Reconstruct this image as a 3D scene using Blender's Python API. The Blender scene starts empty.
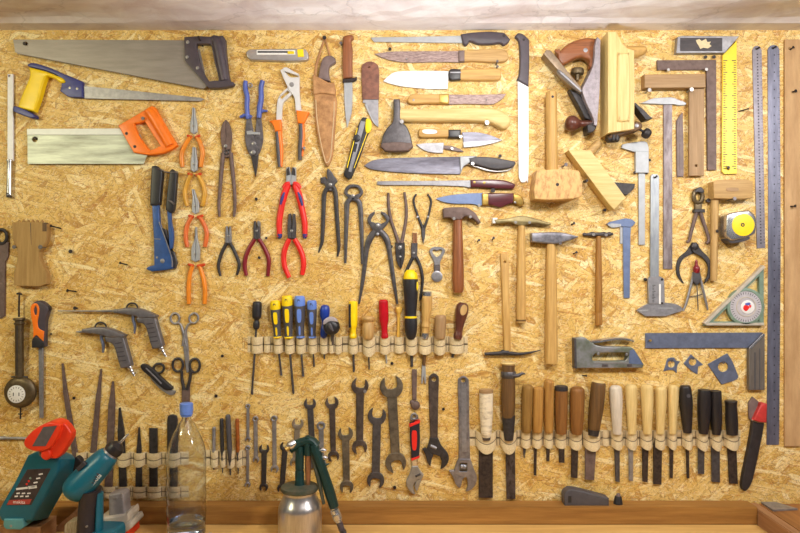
import bpy, bmesh, math, random
from mathutils import Vector, Matrix
from mathutils.geometry import tessellate_polygon
random.seed(7)
SC = bpy.context.scene
C = SC.collection
PX = .0025          # metres on the board for one pixel of the photograph
DC = 1.7            # camera to board
CX, CY = 400., 266.5
pi = math.pi

# ---------------------------------------------------------------- materials
def lin(c):
    c = c / 255.
    return c / 12.92 if c <= .04045 else ((c + .055) / 1.055) ** 2.4
def col(rgb, f=1.):
    return tuple(min(1, lin(v) * f) for v in rgb) + (1.,)
MATS = {}
def mat(name, rgb, rough=.5, metal=0., var=.18, ns=90., stretch=None, rgb2=None, bump=.0, detail=4., lo=.35, hi=.65):
    if name in MATS: return MATS[name]
    m = bpy.data.materials.new(name); m.use_nodes = True
    nt = m.node_tree; N = nt.nodes; L = nt.links
    b = N['Principled BSDF']
    b.inputs['Roughness'].default_value = rough; b.inputs['Metallic'].default_value = metal
    tc = N.new('ShaderNodeTexCoord'); oi = N.new('ShaderNodeObjectInfo')
    mp = N.new('ShaderNodeMapping')
    if stretch: mp.inputs['Scale'].default_value = stretch
    L.new(tc.outputs['Object'], mp.inputs['Vector'])
    mul = N.new('ShaderNodeMath'); mul.operation = 'MULTIPLY'; mul.inputs[1].default_value = 37.
    L.new(oi.outputs['Random'], mul.inputs[0])
    nz = N.new('ShaderNodeTexNoise'); nz.noise_dimensions = '4D'
    nz.inputs['Scale'].default_value = ns; nz.inputs['Detail'].default_value = detail; nz.inputs['Roughness'].default_value = .65
    L.new(mp.outputs[0], nz.inputs['Vector']); L.new(mul.outputs[0], nz.inputs['W'])
    cr = N.new('ShaderNodeValToRGB')
    cr.color_ramp.elements[0].position = lo; cr.color_ramp.elements[1].position = hi
    cr.color_ramp.elements[0].color = col(rgb2) if rgb2 else col(rgb, 1 - var * 1.6)
    cr.color_ramp.elements[1].color = col(rgb, 1 + var * .5)
    L.new(nz.outputs['Fac'], cr.inputs[0]); L.new(cr.outputs[0], b.inputs['Base Color'])
    if bump:
        bp = N.new('ShaderNodeBump'); bp.inputs['Strength'].default_value = bump; bp.inputs['Distance'].default_value = .001
        L.new(nz.outputs['Fac'], bp.inputs['Height']); L.new(bp.outputs[0], b.inputs['Normal'])
    MATS[name] = m
    return m
def woodm(name, rgb, rgb2, axis='z', rough=.55, sc=30.):
    s = {'z': (6, 6, .35), 'x': (.35, 6, 6), 'y': (6, .35, 6)}[axis]
    return mat(name + '_' + axis, rgb, rough, 0, .1, sc, s, rgb2, .15, 5., .3, .68)
STEEL = mat('steel', (176, 176, 178), .38, .75, .15, 60)
CHROME = mat('chrome', (215, 215, 218), .2, .9, .06, 40)
BLADE = mat('polished_blade', (226, 227, 228), .42, .25, .03, 30)
GREYST = mat('grey_steel', (156, 154, 158), .42, .6, .18, 70)
SAWST = mat('saw_steel', (150, 143, 138), .45, .55, .1, 25, (.5, 4, 4))
DARKST = mat('dark_steel', (92, 88, 90), .45, .55, .22, 110, bump=.2)
IRON = mat('blackened_iron', (66, 62, 63), .5, .45, .25, 120, bump=.25)
RUST = mat('rusty_iron', (120, 100, 94), .6, .3, .2, 90, None, (92, 74, 68), .3, 6, .3, .7)
RUSTBLADE = mat('stained_blade', (170, 148, 142), .5, .3, .2, 160, (.6, 3, 3), (112, 88, 84), .15)
BLUEST = mat('blued_steel', (118, 126, 150), .42, .5, .14, 60)
BLUEGREY = mat('blue_grey_steel', (112, 128, 164), .42, .45, .12, 50)
OLDBLADE = mat('dark_old_blade', (72, 58, 50), .55, .35, .25, 130, None, (40, 32, 30), .3)
GALV = mat('pale_steel', (172, 174, 177), .5, .4, .08, 60)
BRASS = mat('brass', (196, 160, 82), .35, .6, .2, 90)
BLACKP = mat('black_plastic', (38, 36, 40), .42, 0, .15, 80)
GREYP = mat('grey_plastic', (78, 74, 78), .5, 0, .1, 70)
PURP = mat('worn_black_plastic', (74, 64, 72), .45, 0, .12, 60)
YEL = mat('yellow_plastic', (250, 214, 8), .4, 0, .05, 40)
BLUEP = mat('navy_plastic', (52, 56, 128), .42, 0, .1, 60)
ORANGE = mat('orange_plastic', (250, 124, 18), .4, 0, .06, 40)
RED = mat('red_plastic', (232, 42, 34), .35, 0, .06, 40)
MAROON = mat('maroon_plastic', (130, 26, 38), .35, 0, .1, 40)
CLEARRED = mat('clear_red_plastic', (190, 22, 36), .2, 0, .1, 40)
BLUEH = mat('blue_rubber', (78, 96, 176), .4, 0, .12, 50)
BLUELT = mat('light_blue_plastic', (104, 138, 218), .4, 0, .08, 50)
BLUEDK = mat('royal_blue_plastic', (28, 62, 158), .3, 0, .12, 50)
BLUEPAINT = mat('blue_paint', (44, 80, 140), .42, .1, .12, 60)
PORANGE = mat('amber_handle', (236, 140, 34), .35, 0, .1, 50)
POCHRE = mat('ochre_handle', (214, 158, 50), .38, 0, .1, 50)
PBRICK = mat('brick_orange_handle', (222, 110, 48), .38, 0, .1, 50)
PREDOR = mat('red_orange_guard', (206, 72, 30), .4, 0, .1, 50)
AMBER = mat('clear_amber_plastic', (232, 184, 84), .2, 0, .1, 60)
LEATHER = mat('tan_leather', (190, 142, 92), .65, 0, .14, 60, None, (150, 104, 62), .2)
LEATHERD = mat('brown_leather', (140, 92, 74), .65, 0, .16, 90, None, (104, 66, 54), .25)
GREYBR = mat('grey_brown_horn', (122, 102, 98), .5, 0, .15, 60)
BURG = mat('burgundy_handle', (92, 38, 46), .28, 0, .2, 60, (.5, 4, 4))
THREAD = mat('pale_thread', (214, 190, 150), .7, 0, .1, 400)
CANVAS = mat('canvas_webbing', (224, 206, 164), .85, 0, .1, 500, (1, 1, 1), (196, 172, 132), .2)
CANVASD = mat('canvas_stitching', (112, 96, 74), .85, 0, .1, 300)
RIVET = mat('bright_rivet', (160, 156, 154), .3, .6, .05, 40)
NAILM = mat('nail_steel', (116, 108, 108), .4, .65, .2, 200)
NAILD = mat('dark_nail', (56, 48, 48), .5, .5, .2, 200)
TEAL = mat('teal_plastic', (16, 98, 118), .36, 0, .08, 40)
TEALP = mat('pale_teal_plastic', (88, 150, 156), .45, 0, .1, 40)
REDB = mat('scarlet_plastic', (232, 58, 24), .36, 0, .06, 40)
BEIGE = mat('beige_plastic', (196, 184, 166), .5, 0, .08, 40)
WHITE = mat('white_print', (232, 230, 226), .5, 0, .03, 40)
DKPRINT = mat('dark_print', (56, 52, 56), .5, 0, .1, 120)
INK = mat('ink_marks', (36, 34, 38), .6, 0, .05, 40)
CREAM = mat('cream_paper', (226, 206, 164), .7, 0, .08, 120)
DGREEN = mat('dark_green_paint', (22, 56, 54), .35, .1, .15, 60)
LIDGREEN = mat('worn_green_paint', (58, 72, 62), .45, .3, .25, 70, None, (96, 92, 78))
ALU = mat('brushed_aluminium', (206, 200, 198), .28, .9, .12, 60, (4, 4, .4))
GUNGREY = mat('cast_grey', (116, 112, 116), .36, .35, .12, 90)
COPPER = mat('copper', (170, 120, 84), .4, .6, .15, 70)
DBRASS = mat('tarnished_brass', (104, 88, 62), .42, .5, .2, 70)
GREENP = mat('grey_green_paint', (124, 146, 128), .5, .1, .14, 70)
PALEFR = mat('pale_frame', (196, 186, 170), .5, .2, .1, 70)
DIALGREY = mat('dial_grey', (186, 180, 184), .5, 0, .08, 80)
OAK = lambda a='z': woodm('oak', (208, 168, 98), (174, 130, 66), a)
PALEW = lambda a='z': woodm('pale_wood', (224, 198, 138), (202, 170, 102), a)
TANW = lambda a='z': woodm('tan_wood', (198, 162, 102), (166, 126, 72), a)
HONEY1 = lambda a='z': woodm('olive_honey_wood', (152, 116, 54), (118, 82, 34), a)
HONEY2 = lambda a='z': woodm('light_honey_wood', (182, 136, 66), (146, 98, 40), a)
HONEY3 = lambda a='z': woodm('deep_honey_wood', (146, 98, 44), (108, 66, 26), a)
HONEY = lambda a='z': woodm('honey_wood', (170, 120, 50), (132, 86, 30), a)
DARKW = lambda a='z': woodm('dark_wood', (112, 80, 40), (76, 50, 24), a)
REDW = lambda a='z': woodm('reddish_wood', (154, 92, 50), (106, 58, 28), a, .4)
WALN = lambda a='z': woodm('walnut', (106, 60, 46), (70, 36, 28), a, .3)
GREYW = lambda a='z': woodm('grey_wood', (178, 144, 86), (148, 112, 60), a, .7)
BROWNW = lambda a='z': woodm('brown_wood', (174, 140, 98), (146, 112, 72), a)
WHITEW = lambda a='z': woodm('white_wood', (226, 214, 196), (190, 176, 156), a, .65)
EBONY = lambda a='z': woodm('black_wood', (46, 40, 40), (28, 24, 25), a, .38)

# ---------------------------------------------------------------- shapes in board units (px, px, mm off the board)
def sm(pts, n=4, closed=True):
    """Catmull-Rom through the points; a third value of 1 keeps a corner sharp"""
    out = []; N = len(pts); S = [len(p) > 2 and p[2] == 1 for p in pts]
    P = [Vector((p[0], p[1])) for p in pts]
    for i in range(N if closed else N - 1):
        p1, p2 = P[i], P[(i + 1) % N]
        p0 = P[(i - 1) % N] if closed or i > 0 else 2 * p1 - p2
        p3 = P[(i + 2) % N] if closed or i < N - 2 else 2 * p2 - p1
        if S[i]: p0 = 2 * p1 - p2
        if S[(i + 1) % N]: p3 = 2 * p2 - p1
        if S[i] and S[(i + 1) % N]:
            out.append((p1.x, p1.y)); continue
        for k in range(n):
            t = k / n
            q = .5 * (2 * p1 + (p2 - p0) * t + (2 * p0 - 5 * p1 + 4 * p2 - p3) * t * t + (3 * p1 - p0 - 3 * p2 + p3) * t ** 3)
            out.append((q.x, q.y))
    if not closed: out.append((P[-1].x, P[-1].y))
    return out
def area(p): return sum(p[i][0] * p[(i + 1) % len(p)][1] - p[(i + 1) % len(p)][0] * p[i][1] for i in range(len(p)))
def inset(p, b):
    """move a loop inwards (b>0 for a positive-area loop)"""
    n = len(p); out = []
    for i in range(n):
        a, c, d = Vector(p[i - 1][:2]), Vector(p[i][:2]), Vector(p[(i + 1) % n][:2])
        e1, e2 = (c - a), (d - c)
        if e1.length < 1e-6 or e2.length < 1e-6: out.append((c.x, c.y)); continue
        e1.normalize(); e2.normalize()
        n1, n2 = Vector((-e1.y, e1.x)), Vector((-e2.y, e2.x))
        m = n1 + n2
        if m.length < .35: m = n1 * .35 if m.length < 1e-6 else m.normalized() * .35
        s = min(2. / (m.length ** 2), 2.2)
        q = c + m * (b * s)
        out.append((q.x, q.y))
    return out
def dedupe(p):
    o = []
    for q in p:
        if not o or (abs(q[0] - o[-1][0]) + abs(q[1] - o[-1][1])) > 1e-3: o.append((q[0], q[1]))
    if len(o) > 1 and (abs(o[0][0] - o[-1][0]) + abs(o[0][1] - o[-1][1])) < 1e-3: o.pop()
    return o
def plate(pts, h0, h1, bev=.6, holes=(), hfun=None):
    """outline extruded from h0 to h1 mm off the board, front edge chamfered by bev mm"""
    loops = [dedupe(pts)] + [dedupe(h) for h in holes]
    for i, l in enumerate(loops):
        a = area(l)
        if (i == 0) != (a > 0): l.reverse()
    b = bev / (PX * 1000)
    steps = [(0, 0)] if bev <= 0 else ([(0, 0), (1, 1)] if bev < 1.5 else [(0, 0), (.08, .38), (.29, .71), (.62, .92), (1, 1)])
    V = []; F = []; back = []; front = []
    for l in loops:
        n = len(l); s = len(V)
        rings = [[(x, y, h0) for x, y in l]]
        for fi, fh in steps:
            q = inset(l, b * fi) if fi else l
            rings.append([(x, y, h1 - bev + bev * fh) for x, y in q])
        for r in rings: V += r
        for k in range(len(rings) - 1):
            for i in range(n):
                j = (i + 1) % n
                F.append((s + k * n + i, s + k * n + j, s + (k + 1) * n + j, s + (k + 1) * n + i))
        back.append((s, [(x, y) for x, y, h in rings[0]])); front.append((s + (len(rings) - 1) * n, [(x, y) for x, y, h in rings[-1]]))
    for grp, flip in ((back, 0), (front, 1)):
        ix = []
        for s, l in grp: ix += [s + i for i in range(len(l))]
        for t in tessellate_polygon([[Vector((x, y, 0)) for x, y in l] for s, l in grp]):
            q = tuple(ix[i] for i in t); F.append(q[::-1] if flip else q)
    return (V, F)
def sweep(path, radii, flat=1., n=12, caps=True, ref=None):
    """circle swept along 3-D px/mm path; radii px; flat scales the depth"""
    K = PX * 1000
    P = [Vector((p[0] * K, p[1] * K, p[2])) for p in path]
    V = []; F = []; N = len(P)
    for i in range(N):
        t = (P[min(i + 1, N - 1)] - P[max(i - 1, 0)])
        t = t.normalized() if t.length > 1e-9 else Vector((0, 0, 1))
        r = Vector(ref) if ref else (Vector((0, 0, 1)) if abs(t.z) < .9 else Vector((0, 1, 0)))
        s = t.cross(r).normalized(); u = s.cross(t).normalized()
        for k in range(n):
            a = 2 * pi * k / n
            q = P[i] + (s * math.cos(a) + u * math.sin(a) * flat) * radii[i] * K
            V.append((q.x / K, q.y / K, q.z))
    for i in range(N - 1):
        for k in range(n):
            j = (k + 1) % n
            F.append((i * n + k, i * n + j, (i + 1) * n + j, (i + 1) * n + k))
    if caps:
        F.append(tuple(range(n))); F.append(tuple((N - 1) * n + k for k in range(n)))
    return (V, F)
def spl(vals, n):
    """smooth a list of equal-length tuples (open)"""
    out = []; N = len(vals); D = len(vals[0])
    for i in range(N - 1):
        p0 = vals[max(i - 1, 0)]; p1 = vals[i]; p2 = vals[i + 1]; p3 = vals[min(i + 2, N - 1)]
        for k in range(n):
            t = k / n
            out.append(tuple(.5 * (2 * p1[d] + (p2[d] - p0[d]) * t + (2 * p0[d] - 5 * p1[d] + 4 * p2[d] - p3[d]) * t * t + (3 * p1[d] - p0[d] - 3 * p2[d] + p3[d]) * t ** 3) for d in range(D)))
    out.append(tuple(vals[-1]))
    return out
def tube(pts, r, h=None, flat=1., n=10, s=4):
    """smooth round bar through (x,y[,h]) ; r px number or list"""
    R = r if isinstance(r, (list, tuple)) else [r] * len(pts)
    base = max(R) * PX * 1000 * flat if h is None else h
    q = [(p[0], p[1], p[2] if len(p) > 2 else base, rr) for p, rr in zip(pts, R)]
    if s > 1 and len(q) > 2: q = spl(q, s)
    return sweep([v[:3] for v in q], [max(v[3], .02) for v in q], flat, n)
def lathe(p0, p1, prof, h=None, flat=1., n=16, s=3):
    """turned handle: prof is (t, radius px) from p0 to p1; h = axis height mm (or a pair)"""
    pr = spl(prof, s) if s > 1 else prof
    rm = max(r for t, r in prof) * PX * 1000 * flat
    ha, hb = (rm, rm) if h is None else (h if isinstance(h, (tuple, list)) else (h, h))
    path = []; rad = []
    for t, r in pr:
        path.append((p0[0] + (p1[0] - p0[0]) * t, p0[1] + (p1[1] - p0[1]) * t, ha + (hb - ha) * t)); rad.append(max(r, .03))
    # avoid zero tangents
    for i in range(1, len(path)):
        if (Vector(path[i]) - Vector(path[i - 1])).length < 1e-4:
            d = (Vector((p1[0], p1[1], hb)) - Vector((p0[0], p0[1], ha))).normalized() * 2e-3
            path[i] = tuple(Vector(path[i - 1]) + d)
    K = PX * 1000
    A = Vector(((p1[0] - p0[0]) * K, (p1[1] - p0[1]) * K, hb - ha)).normalized()
    r = Vector((0, 0, 1)) if abs(A.z) < .9 else Vector((0, 1, 0))
    sd = A.cross(r).normalized(); u = sd.cross(A).normalized()
    V = []; F = []
    for (x, y, hh), rr in zip(path, rad):
        for k in range(n):
            a = 2 * pi * k / n
            q = Vector((x * K, y * K, hh)) + (sd * math.cos(a) + u * math.sin(a) * flat) * rr * K
            V.append((q.x / K, q.y / K, q.z))
    for i in range(len(path) - 1):
        for k in range(n):
            j = (k + 1) % n
            F.append((i * n + k, i * n + j, (i + 1) * n + j, (i + 1) * n + k))
    F.append(tuple(range(n))); F.append(tuple((len(path) - 1) * n + k for k in range(n)))
    return (V, F)
def disc(x, y, prof, n=16, s=1):
    """turned about the board normal: prof is (height mm, radius px)"""
    pr = spl(prof, s) if s > 1 else prof
    V = []; F = []
    for h, r in pr:
        for k in range(n):
            a = 2 * pi * k / n
            V.append((x + max(r, .02) * math.cos(a), y + max(r, .02) * math.sin(a), h))
    for i in range(len(pr) - 1):
        for k in range(n):
            j = (k + 1) % n
            F.append((i * n + k, i * n + j, (i + 1) * n + j, (i + 1) * n + k))
    F.append(tuple(range(n))); F.append(tuple((len(pr) - 1) * n + k for k in range(n)))
    return (V, F)
def circ(x, y, r, n=14, ry=None, rot=0):
    ry = r if ry is None else ry
    o = []
    for k in range(n):
        a = 2 * pi * k / n
        u, v = r * math.cos(a), ry * math.sin(a)
        o.append((x + u * math.cos(rot) - v * math.sin(rot), y + u * math.sin(rot) + v * math.cos(rot)))
    return o
def strip(x0, y0, x1, y1, w0, w1=None):
    w1 = w0 if w1 is None else w1
    d = Vector((x1 - x0, y1 - y0)).normalized(); nx, ny = -d.y, d.x
    return [(x0 + nx * w0, y0 + ny * w0), (x1 + nx * w1, y1 + ny * w1), (x1 - nx * w1, y1 - ny * w1), (x0 - nx * w0, y0 - ny * w0)]
def ring(x, y, r, tr, ry=None, h=None, a0=0, a1=360, n=26, rot=0, flat=1.):
    ry = r if ry is None else ry
    hh = tr * PX * 1000 * flat if h is None else h
    pts = []
    full = abs(a1 - a0) >= 360
    for k in range(n + 1):
        a = math.radians(a0 + (a1 - a0) * k / n)
        u, v = r * math.cos(a), ry * math.sin(a)
        pts.append((x + u * math.cos(rot) - v * math.sin(rot), y + u * math.sin(rot) + v * math.cos(rot), hh))
    return sweep(pts, [tr] * len(pts), flat, 8, not full)
def shear(shape, H, c):
    """slanted sides: the back of the shape sits lower than its front"""
    V, F = shape; return ([(x, y + (H - h) * c, h) for x, y, h in V], F)
def rivet(x, y, r, h, t=1.): return disc(x, y, [(h - .6, r), (h + t * .6, r), (h + t, r * .6)], 12)
def recty(x0, y0, x1, y1): return [(x0, y0), (x1, y0), (x1, y1), (x0, y1)]

# ---------------------------------------------------------------- objects
ALL = []
class T:
    """one top-level thing; d = depth (mm off the board) at which its px coordinates are read"""
    def __init__(s, name, label, cat, cx, cy, d=6., group=None, single=False, on=0.):
        s.k = PX * (DC - d / 1000.) / DC
        s.cx, s.cy = cx, cy; s.name, s.label, s.cat, s.group = name, label, cat, group
        s.sit = True; ALL.append(s)
        s.loc = (s.k * (cx - CX), 0, -s.k * (cy - CY)); s.root = None; s.single = single
        if not single:
            o = bpy.data.objects.new(name, None); o.empty_display_size = .02; C.objects.link(o); o.location = s.loc
            s.root = o; s.tag(o)
    def tag(s, o):
        o['label'] = s.label; o['category'] = s.cat
        if s.group: o['group'] = s.group
    def mesh(s, name, m, shapes):
        me = bpy.data.meshes.new(name); V = []; F = []
        for v, f in shapes:
            o = len(V)
            V += [(s.k * (x - s.cx), -h / 1000., -s.k * (y - s.cy)) for x, y, h in v]
            F += [tuple(i + o for i in q) for q in f]
        me.from_pydata(V, [], F); me.update()
        bm = bmesh.new(); bm.from_mesh(me); bmesh.ops.recalc_face_normals(bm, faces=bm.faces); bm.to_mesh(me); bm.free()
        me.polygons.foreach_set('use_smooth', [True] * len(me.polygons)); me.set_sharp_from_angle(angle=math.radians(38))
        me.materials.append(m)
        return me
    def p(s, name, m, *shapes, parent=None, label=None):
        o = bpy.data.objects.new(name, s.mesh(name, m, shapes)); C.objects.link(o)
        if s.single and s.root is None:
            o.location = s.loc; s.root = o; s.tag(o)
        else:
            o.parent = parent or s.root
            if label: o['label'] = label
        return o
    def text(s, name, m, txt, x, y, h, size, rot=0., parent=None, label=None):
        cu = bpy.data.curves.new('txt', 'FONT'); cu.body = txt; cu.size = size * s.k; cu.extrude = .00015
        cu.align_x = 'CENTER'; cu.align_y = 'CENTER'
        tmp = bpy.data.objects.new('txt', cu); me = bpy.data.meshes.new_from_object(tmp); bpy.data.objects.remove(tmp); bpy.data.curves.remove(cu)
        M4 = Matrix.Translation((s.k * (x - s.cx), -h / 1000., -s.k * (y - s.cy))) @ Matrix.Rotation(rot, 4, 'Y') @ Matrix.Rotation(pi / 2, 4, 'X')
        me.transform(M4); me.name = name; me.materials.clear(); me.materials.append(m)
        o = bpy.data.objects.new(name, me); C.objects.link(o); o.parent = parent or s.root
        if label: o['label'] = label
        return o
def one(name, label, cat, cx, cy, m, *shapes, d=4., group=None):
    t = T(name, label, cat, cx, cy, d, group, True); t.p(name, m, *shapes); return t
def struct(name, m, V, F):
    me = bpy.data.meshes.new(name); me.from_pydata(V, [], F); me.update()
    bm = bmesh.new(); bm.from_mesh(me); bmesh.ops.recalc_face_normals(bm, faces=bm.faces); bm.to_mesh(me); bm.free()
    me.materials.append(m)
    o = bpy.data.objects.new(name, me); C.objects.link(o); o['kind'] = 'structure'
    return o
def boxm(x0, y0, z0, x1, y1, z1):
    V = [(x, y, z) for x in (x0, x1) for y in (y0, y1) for z in (z0, z1)]
    return V, [(0, 1, 3, 2), (4, 5, 7, 6), (0, 1, 5, 4), (2, 3, 7, 6), (0, 2, 6, 4), (1, 3, 7, 5)]

# ---------------------------------------------------------------- setting
def osb():
    m = bpy.data.materials.new('strand_board'); m.use_nodes = True
    nt = m.node_tree; N = nt.nodes; L = nt.links; b = N['Principled BSDF']; b.inputs['Roughness'].default_value = .55
    tc = N.new('ShaderNodeTexCoord'); sp = N.new('ShaderNodeSeparateXYZ'); cb = N.new('ShaderNodeCombineXYZ')
    L.new(tc.outputs['Object'], sp.inputs[0]); L.new(sp.outputs['X'], cb.inputs['X']); L.new(sp.outputs['Z'], cb.inputs['Y'])
    nz = N.new('ShaderNodeTexNoise'); nz.inputs['Scale'].default_value = 20; nz.inputs['Detail'].default_value = 1.5
    L.new(cb.outputs[0], nz.inputs['Vector'])
    sb = N.new('ShaderNodeVectorMath'); sb.operation = 'SUBTRACT'; sb.inputs[1].default_value = (.5, .5, .5)
    scl = N.new('ShaderNodeVectorMath'); scl.operation = 'SCALE'; scl.inputs['Scale'].default_value = .0055
    ad = N.new('ShaderNodeVectorMath'); ad.operation = 'ADD'
    L.new(nz.outputs['Color'], sb.inputs[0]); L.new(sb.outputs[0], scl.inputs[0]); L.new(cb.outputs[0], ad.inputs[0]); L.new(scl.outputs[0], ad.inputs[1])
    def ramp(stops, src):
        r = N.new('ShaderNodeValToRGB'); e = r.color_ramp.elements
        while len(e) < len(stops): e.new(.5)
        for q, (p, c) in zip(e, stops): q.position = p; q.color = c
        L.new(src, r.inputs[0]); return r.outputs[0]
    tones = [(0, col((180, 128, 54))), (.1, col((208, 162, 78))), (.34, col((220, 180, 95))), (.62, col((228, 192, 112))), (.84, col((237, 209, 142))), (1, col((247, 230, 178)))]
    cur = None; hgt = None
    layers = [(8, .2, .05, 0), (-58, .15, .036, .4), (36, .16, .036, .42), (80, .11, .028, .5), (-28, .15, .026, .45), (14, .12, .022, .5), (-66, .08, .014, .6), (44, .09, .014, .58), (-12, .1, .012, .6)]
    for i, (ang, ln, wd, thr) in enumerate(layers):
        mp = N.new('ShaderNodeMapping'); mp.vector_type = 'TEXTURE'
        mp.inputs['Rotation'].default_value = (0, 0, math.radians(ang)); mp.inputs['Scale'].default_value = (ln, wd, 1); mp.inputs['Location'].default_value = (i * .37, i * .71, 0)
        L.new(ad.outputs[0], mp.inputs['Vector'])
        vo = N.new('ShaderNodeTexVoronoi'); vo.voronoi_dimensions = '2D'; vo.inputs['Scale'].default_value = 1.
        L.new(mp.outputs[0], vo.inputs['Vector'])
        sc = N.new('ShaderNodeSeparateColor'); L.new(vo.outputs['Color'], sc.inputs[0])
        # grain along the flake
        gm = N.new('ShaderNodeMapping'); gm.vector_type = 'TEXTURE'
        gm.inputs['Rotation'].default_value = (0, 0, math.radians(ang)); gm.inputs['Scale'].default_value = (.11, .006, 1)
        L.new(cb.outputs[0], gm.inputs['Vector'])
        gn = N.new('ShaderNodeTexNoise'); gn.inputs['Scale'].default_value = 1; gn.inputs['Detail'].default_value = 2; gn.inputs['Roughness'].default_value = .55
        L.new(gm.outputs[0], gn.inputs['Vector'])
        # tone = cell random + grain
        ma = N.new('ShaderNodeMath'); ma.operation = 'MULTIPLY_ADD'; ma.inputs[1].default_value = .9; 
        g2 = N.new('ShaderNodeMath'); g2.operation = 'MULTIPLY_ADD'; g2.inputs[1].default_value = .8; g2.inputs[2].default_value = -.36
        L.new(gn.outputs['Fac'], g2.inputs[0]); L.new(sc.outputs[0], ma.inputs[0]); L.new(g2.outputs[0], ma.inputs[2])
        c = ramp(tones, ma.outputs[0])
        if cur is None: cur = c; hgt = ma.outputs[0]; continue
        gt = N.new('ShaderNodeMath'); gt.operation = 'GREATER_THAN'; gt.inputs[1].default_value = thr; L.new(sc.outputs[1], gt.inputs[0])
        # ragged / limited flake: fade by distance from the cell centre
        ds = N.new('ShaderNodeMath'); ds.operation = 'LESS_THAN'; ds.inputs[1].default_value = .52; L.new(vo.outputs['Distance'], ds.inputs[0])
        mm = N.new('ShaderNodeMath'); mm.operation = 'MULTIPLY'; L.new(gt.outputs[0], mm.inputs[0]); L.new(ds.outputs[0], mm.inputs[1])
        m9 = N.new('ShaderNodeMath'); m9.operation = 'MULTIPLY'; m9.inputs[1].default_value = .85; L.new(mm.outputs[0], m9.inputs[0])
        mx = N.new('ShaderNodeMix'); mx.data_type = 'RGBA'; L.new(m9.outputs[0], mx.inputs['Factor']); L.new(cur, mx.inputs[6]); L.new(c, mx.inputs[7]); cur = mx.outputs[2]
        ed = N.new('ShaderNodeMath'); ed.operation = 'GREATER_THAN'; ed.inputs[1].default_value = .47; L.new(vo.outputs['Distance'], ed.inputs[0])  # thin shadow along each flake's rim, painted into the board colour
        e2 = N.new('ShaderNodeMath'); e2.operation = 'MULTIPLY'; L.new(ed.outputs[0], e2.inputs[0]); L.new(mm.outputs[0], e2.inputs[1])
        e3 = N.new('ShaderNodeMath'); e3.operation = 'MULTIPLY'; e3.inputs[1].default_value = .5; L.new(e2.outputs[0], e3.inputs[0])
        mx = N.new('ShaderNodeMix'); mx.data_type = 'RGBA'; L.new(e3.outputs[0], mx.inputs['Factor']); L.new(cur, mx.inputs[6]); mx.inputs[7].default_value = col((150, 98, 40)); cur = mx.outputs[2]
        hx = N.new('ShaderNodeMix'); L.new(mm.outputs[0], hx.inputs['Factor']); L.new(hgt, hx.inputs[2]); L.new(ma.outputs[0], hx.inputs[3]); hgt = hx.outputs[0]
    # dark slivers and pits
    def specks(scale_xy, ang, thr, colr, fac, seed, dist=.16):
        global _
        mp = N.new('ShaderNodeMapping'); mp.vector_type = 'TEXTURE'; mp.inputs['Rotation'].default_value = (0, 0, math.radians(ang))
        mp.inputs['Scale'].default_value = (scale_xy[0], scale_xy[1], 1); mp.inputs['Location'].default_value = (seed, seed * 1.7, 0)
        L.new(cb.outputs[0], mp.inputs['Vector'])
        vo = N.new('ShaderNodeTexVoronoi'); vo.voronoi_dimensions = '2D'; L.new(mp.outputs[0], vo.inputs['Vector'])
        sc = N.new('ShaderNodeSeparateColor'); L.new(vo.outputs['Color'], sc.inputs[0])
        a = N.new('ShaderNodeMath'); a.operation = 'GREATER_THAN'; a.inputs[1].default_value = thr; L.new(sc.outputs[2], a.inputs[0])
        d = N.new('ShaderNodeMath'); d.operation = 'LESS_THAN'; d.inputs[1].default_value = dist; L.new(vo.outputs['Distance'], d.inputs[0])
        q = N.new('ShaderNodeMath'); q.operation = 'MULTIPLY'; L.new(a.outputs[0], q.inputs[0]); L.new(d.outputs[0], q.inputs[1])
        w = N.new('ShaderNodeMath'); w.operation = 'MULTIPLY'; w.inputs[1].default_value = fac; L.new(q.outputs[0], w.inputs[0])
        mx = N.new('ShaderNodeMix'); mx.data_type = 'RGBA'; L.new(w.outputs[0], mx.inputs['Factor']); mx.inputs[7].default_value = col(colr)
        return mx
    for args in (((.07, .012), 25, .86, (156, 100, 40), .6, .3, .3), ((.06, .010), -50, .87, (156, 100, 44), .6, .9, .3), ((.05, .008), 78, .9, (124, 72, 30), .65, 1.5, .26), ((.09, .016), 8, .88, (196, 122, 52), .6, 5.1, .34),
                 ((.020, .012), 0, .92, (66, 40, 24), .85, 2.1, .15), ((.016, .010), 40, .94, (56, 34, 22), .85, 2.9, .17), ((.03, .006), -30, .88, (92, 56, 26), .75, 6.3, .24), ((.07, .014), -15, .82, (248, 232, 190), .35, 3.3, .36), ((.06, .014), 60, .84, (248, 230, 188), .35, 4.3, .36)):
        mx = specks(*args); L.new(cur, mx.inputs[6]); cur = mx.outputs[2]
    L.new(cur, b.inputs['Base Color'])
    bp = N.new('ShaderNodeBump'); bp.inputs['Strength'].default_value = .25; bp.inputs['Distance'].default_value = .001
    L.new(hgt, bp.inputs['Height']); L.new(bp.outputs[0], b.inputs['Normal'])
    return m
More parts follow.
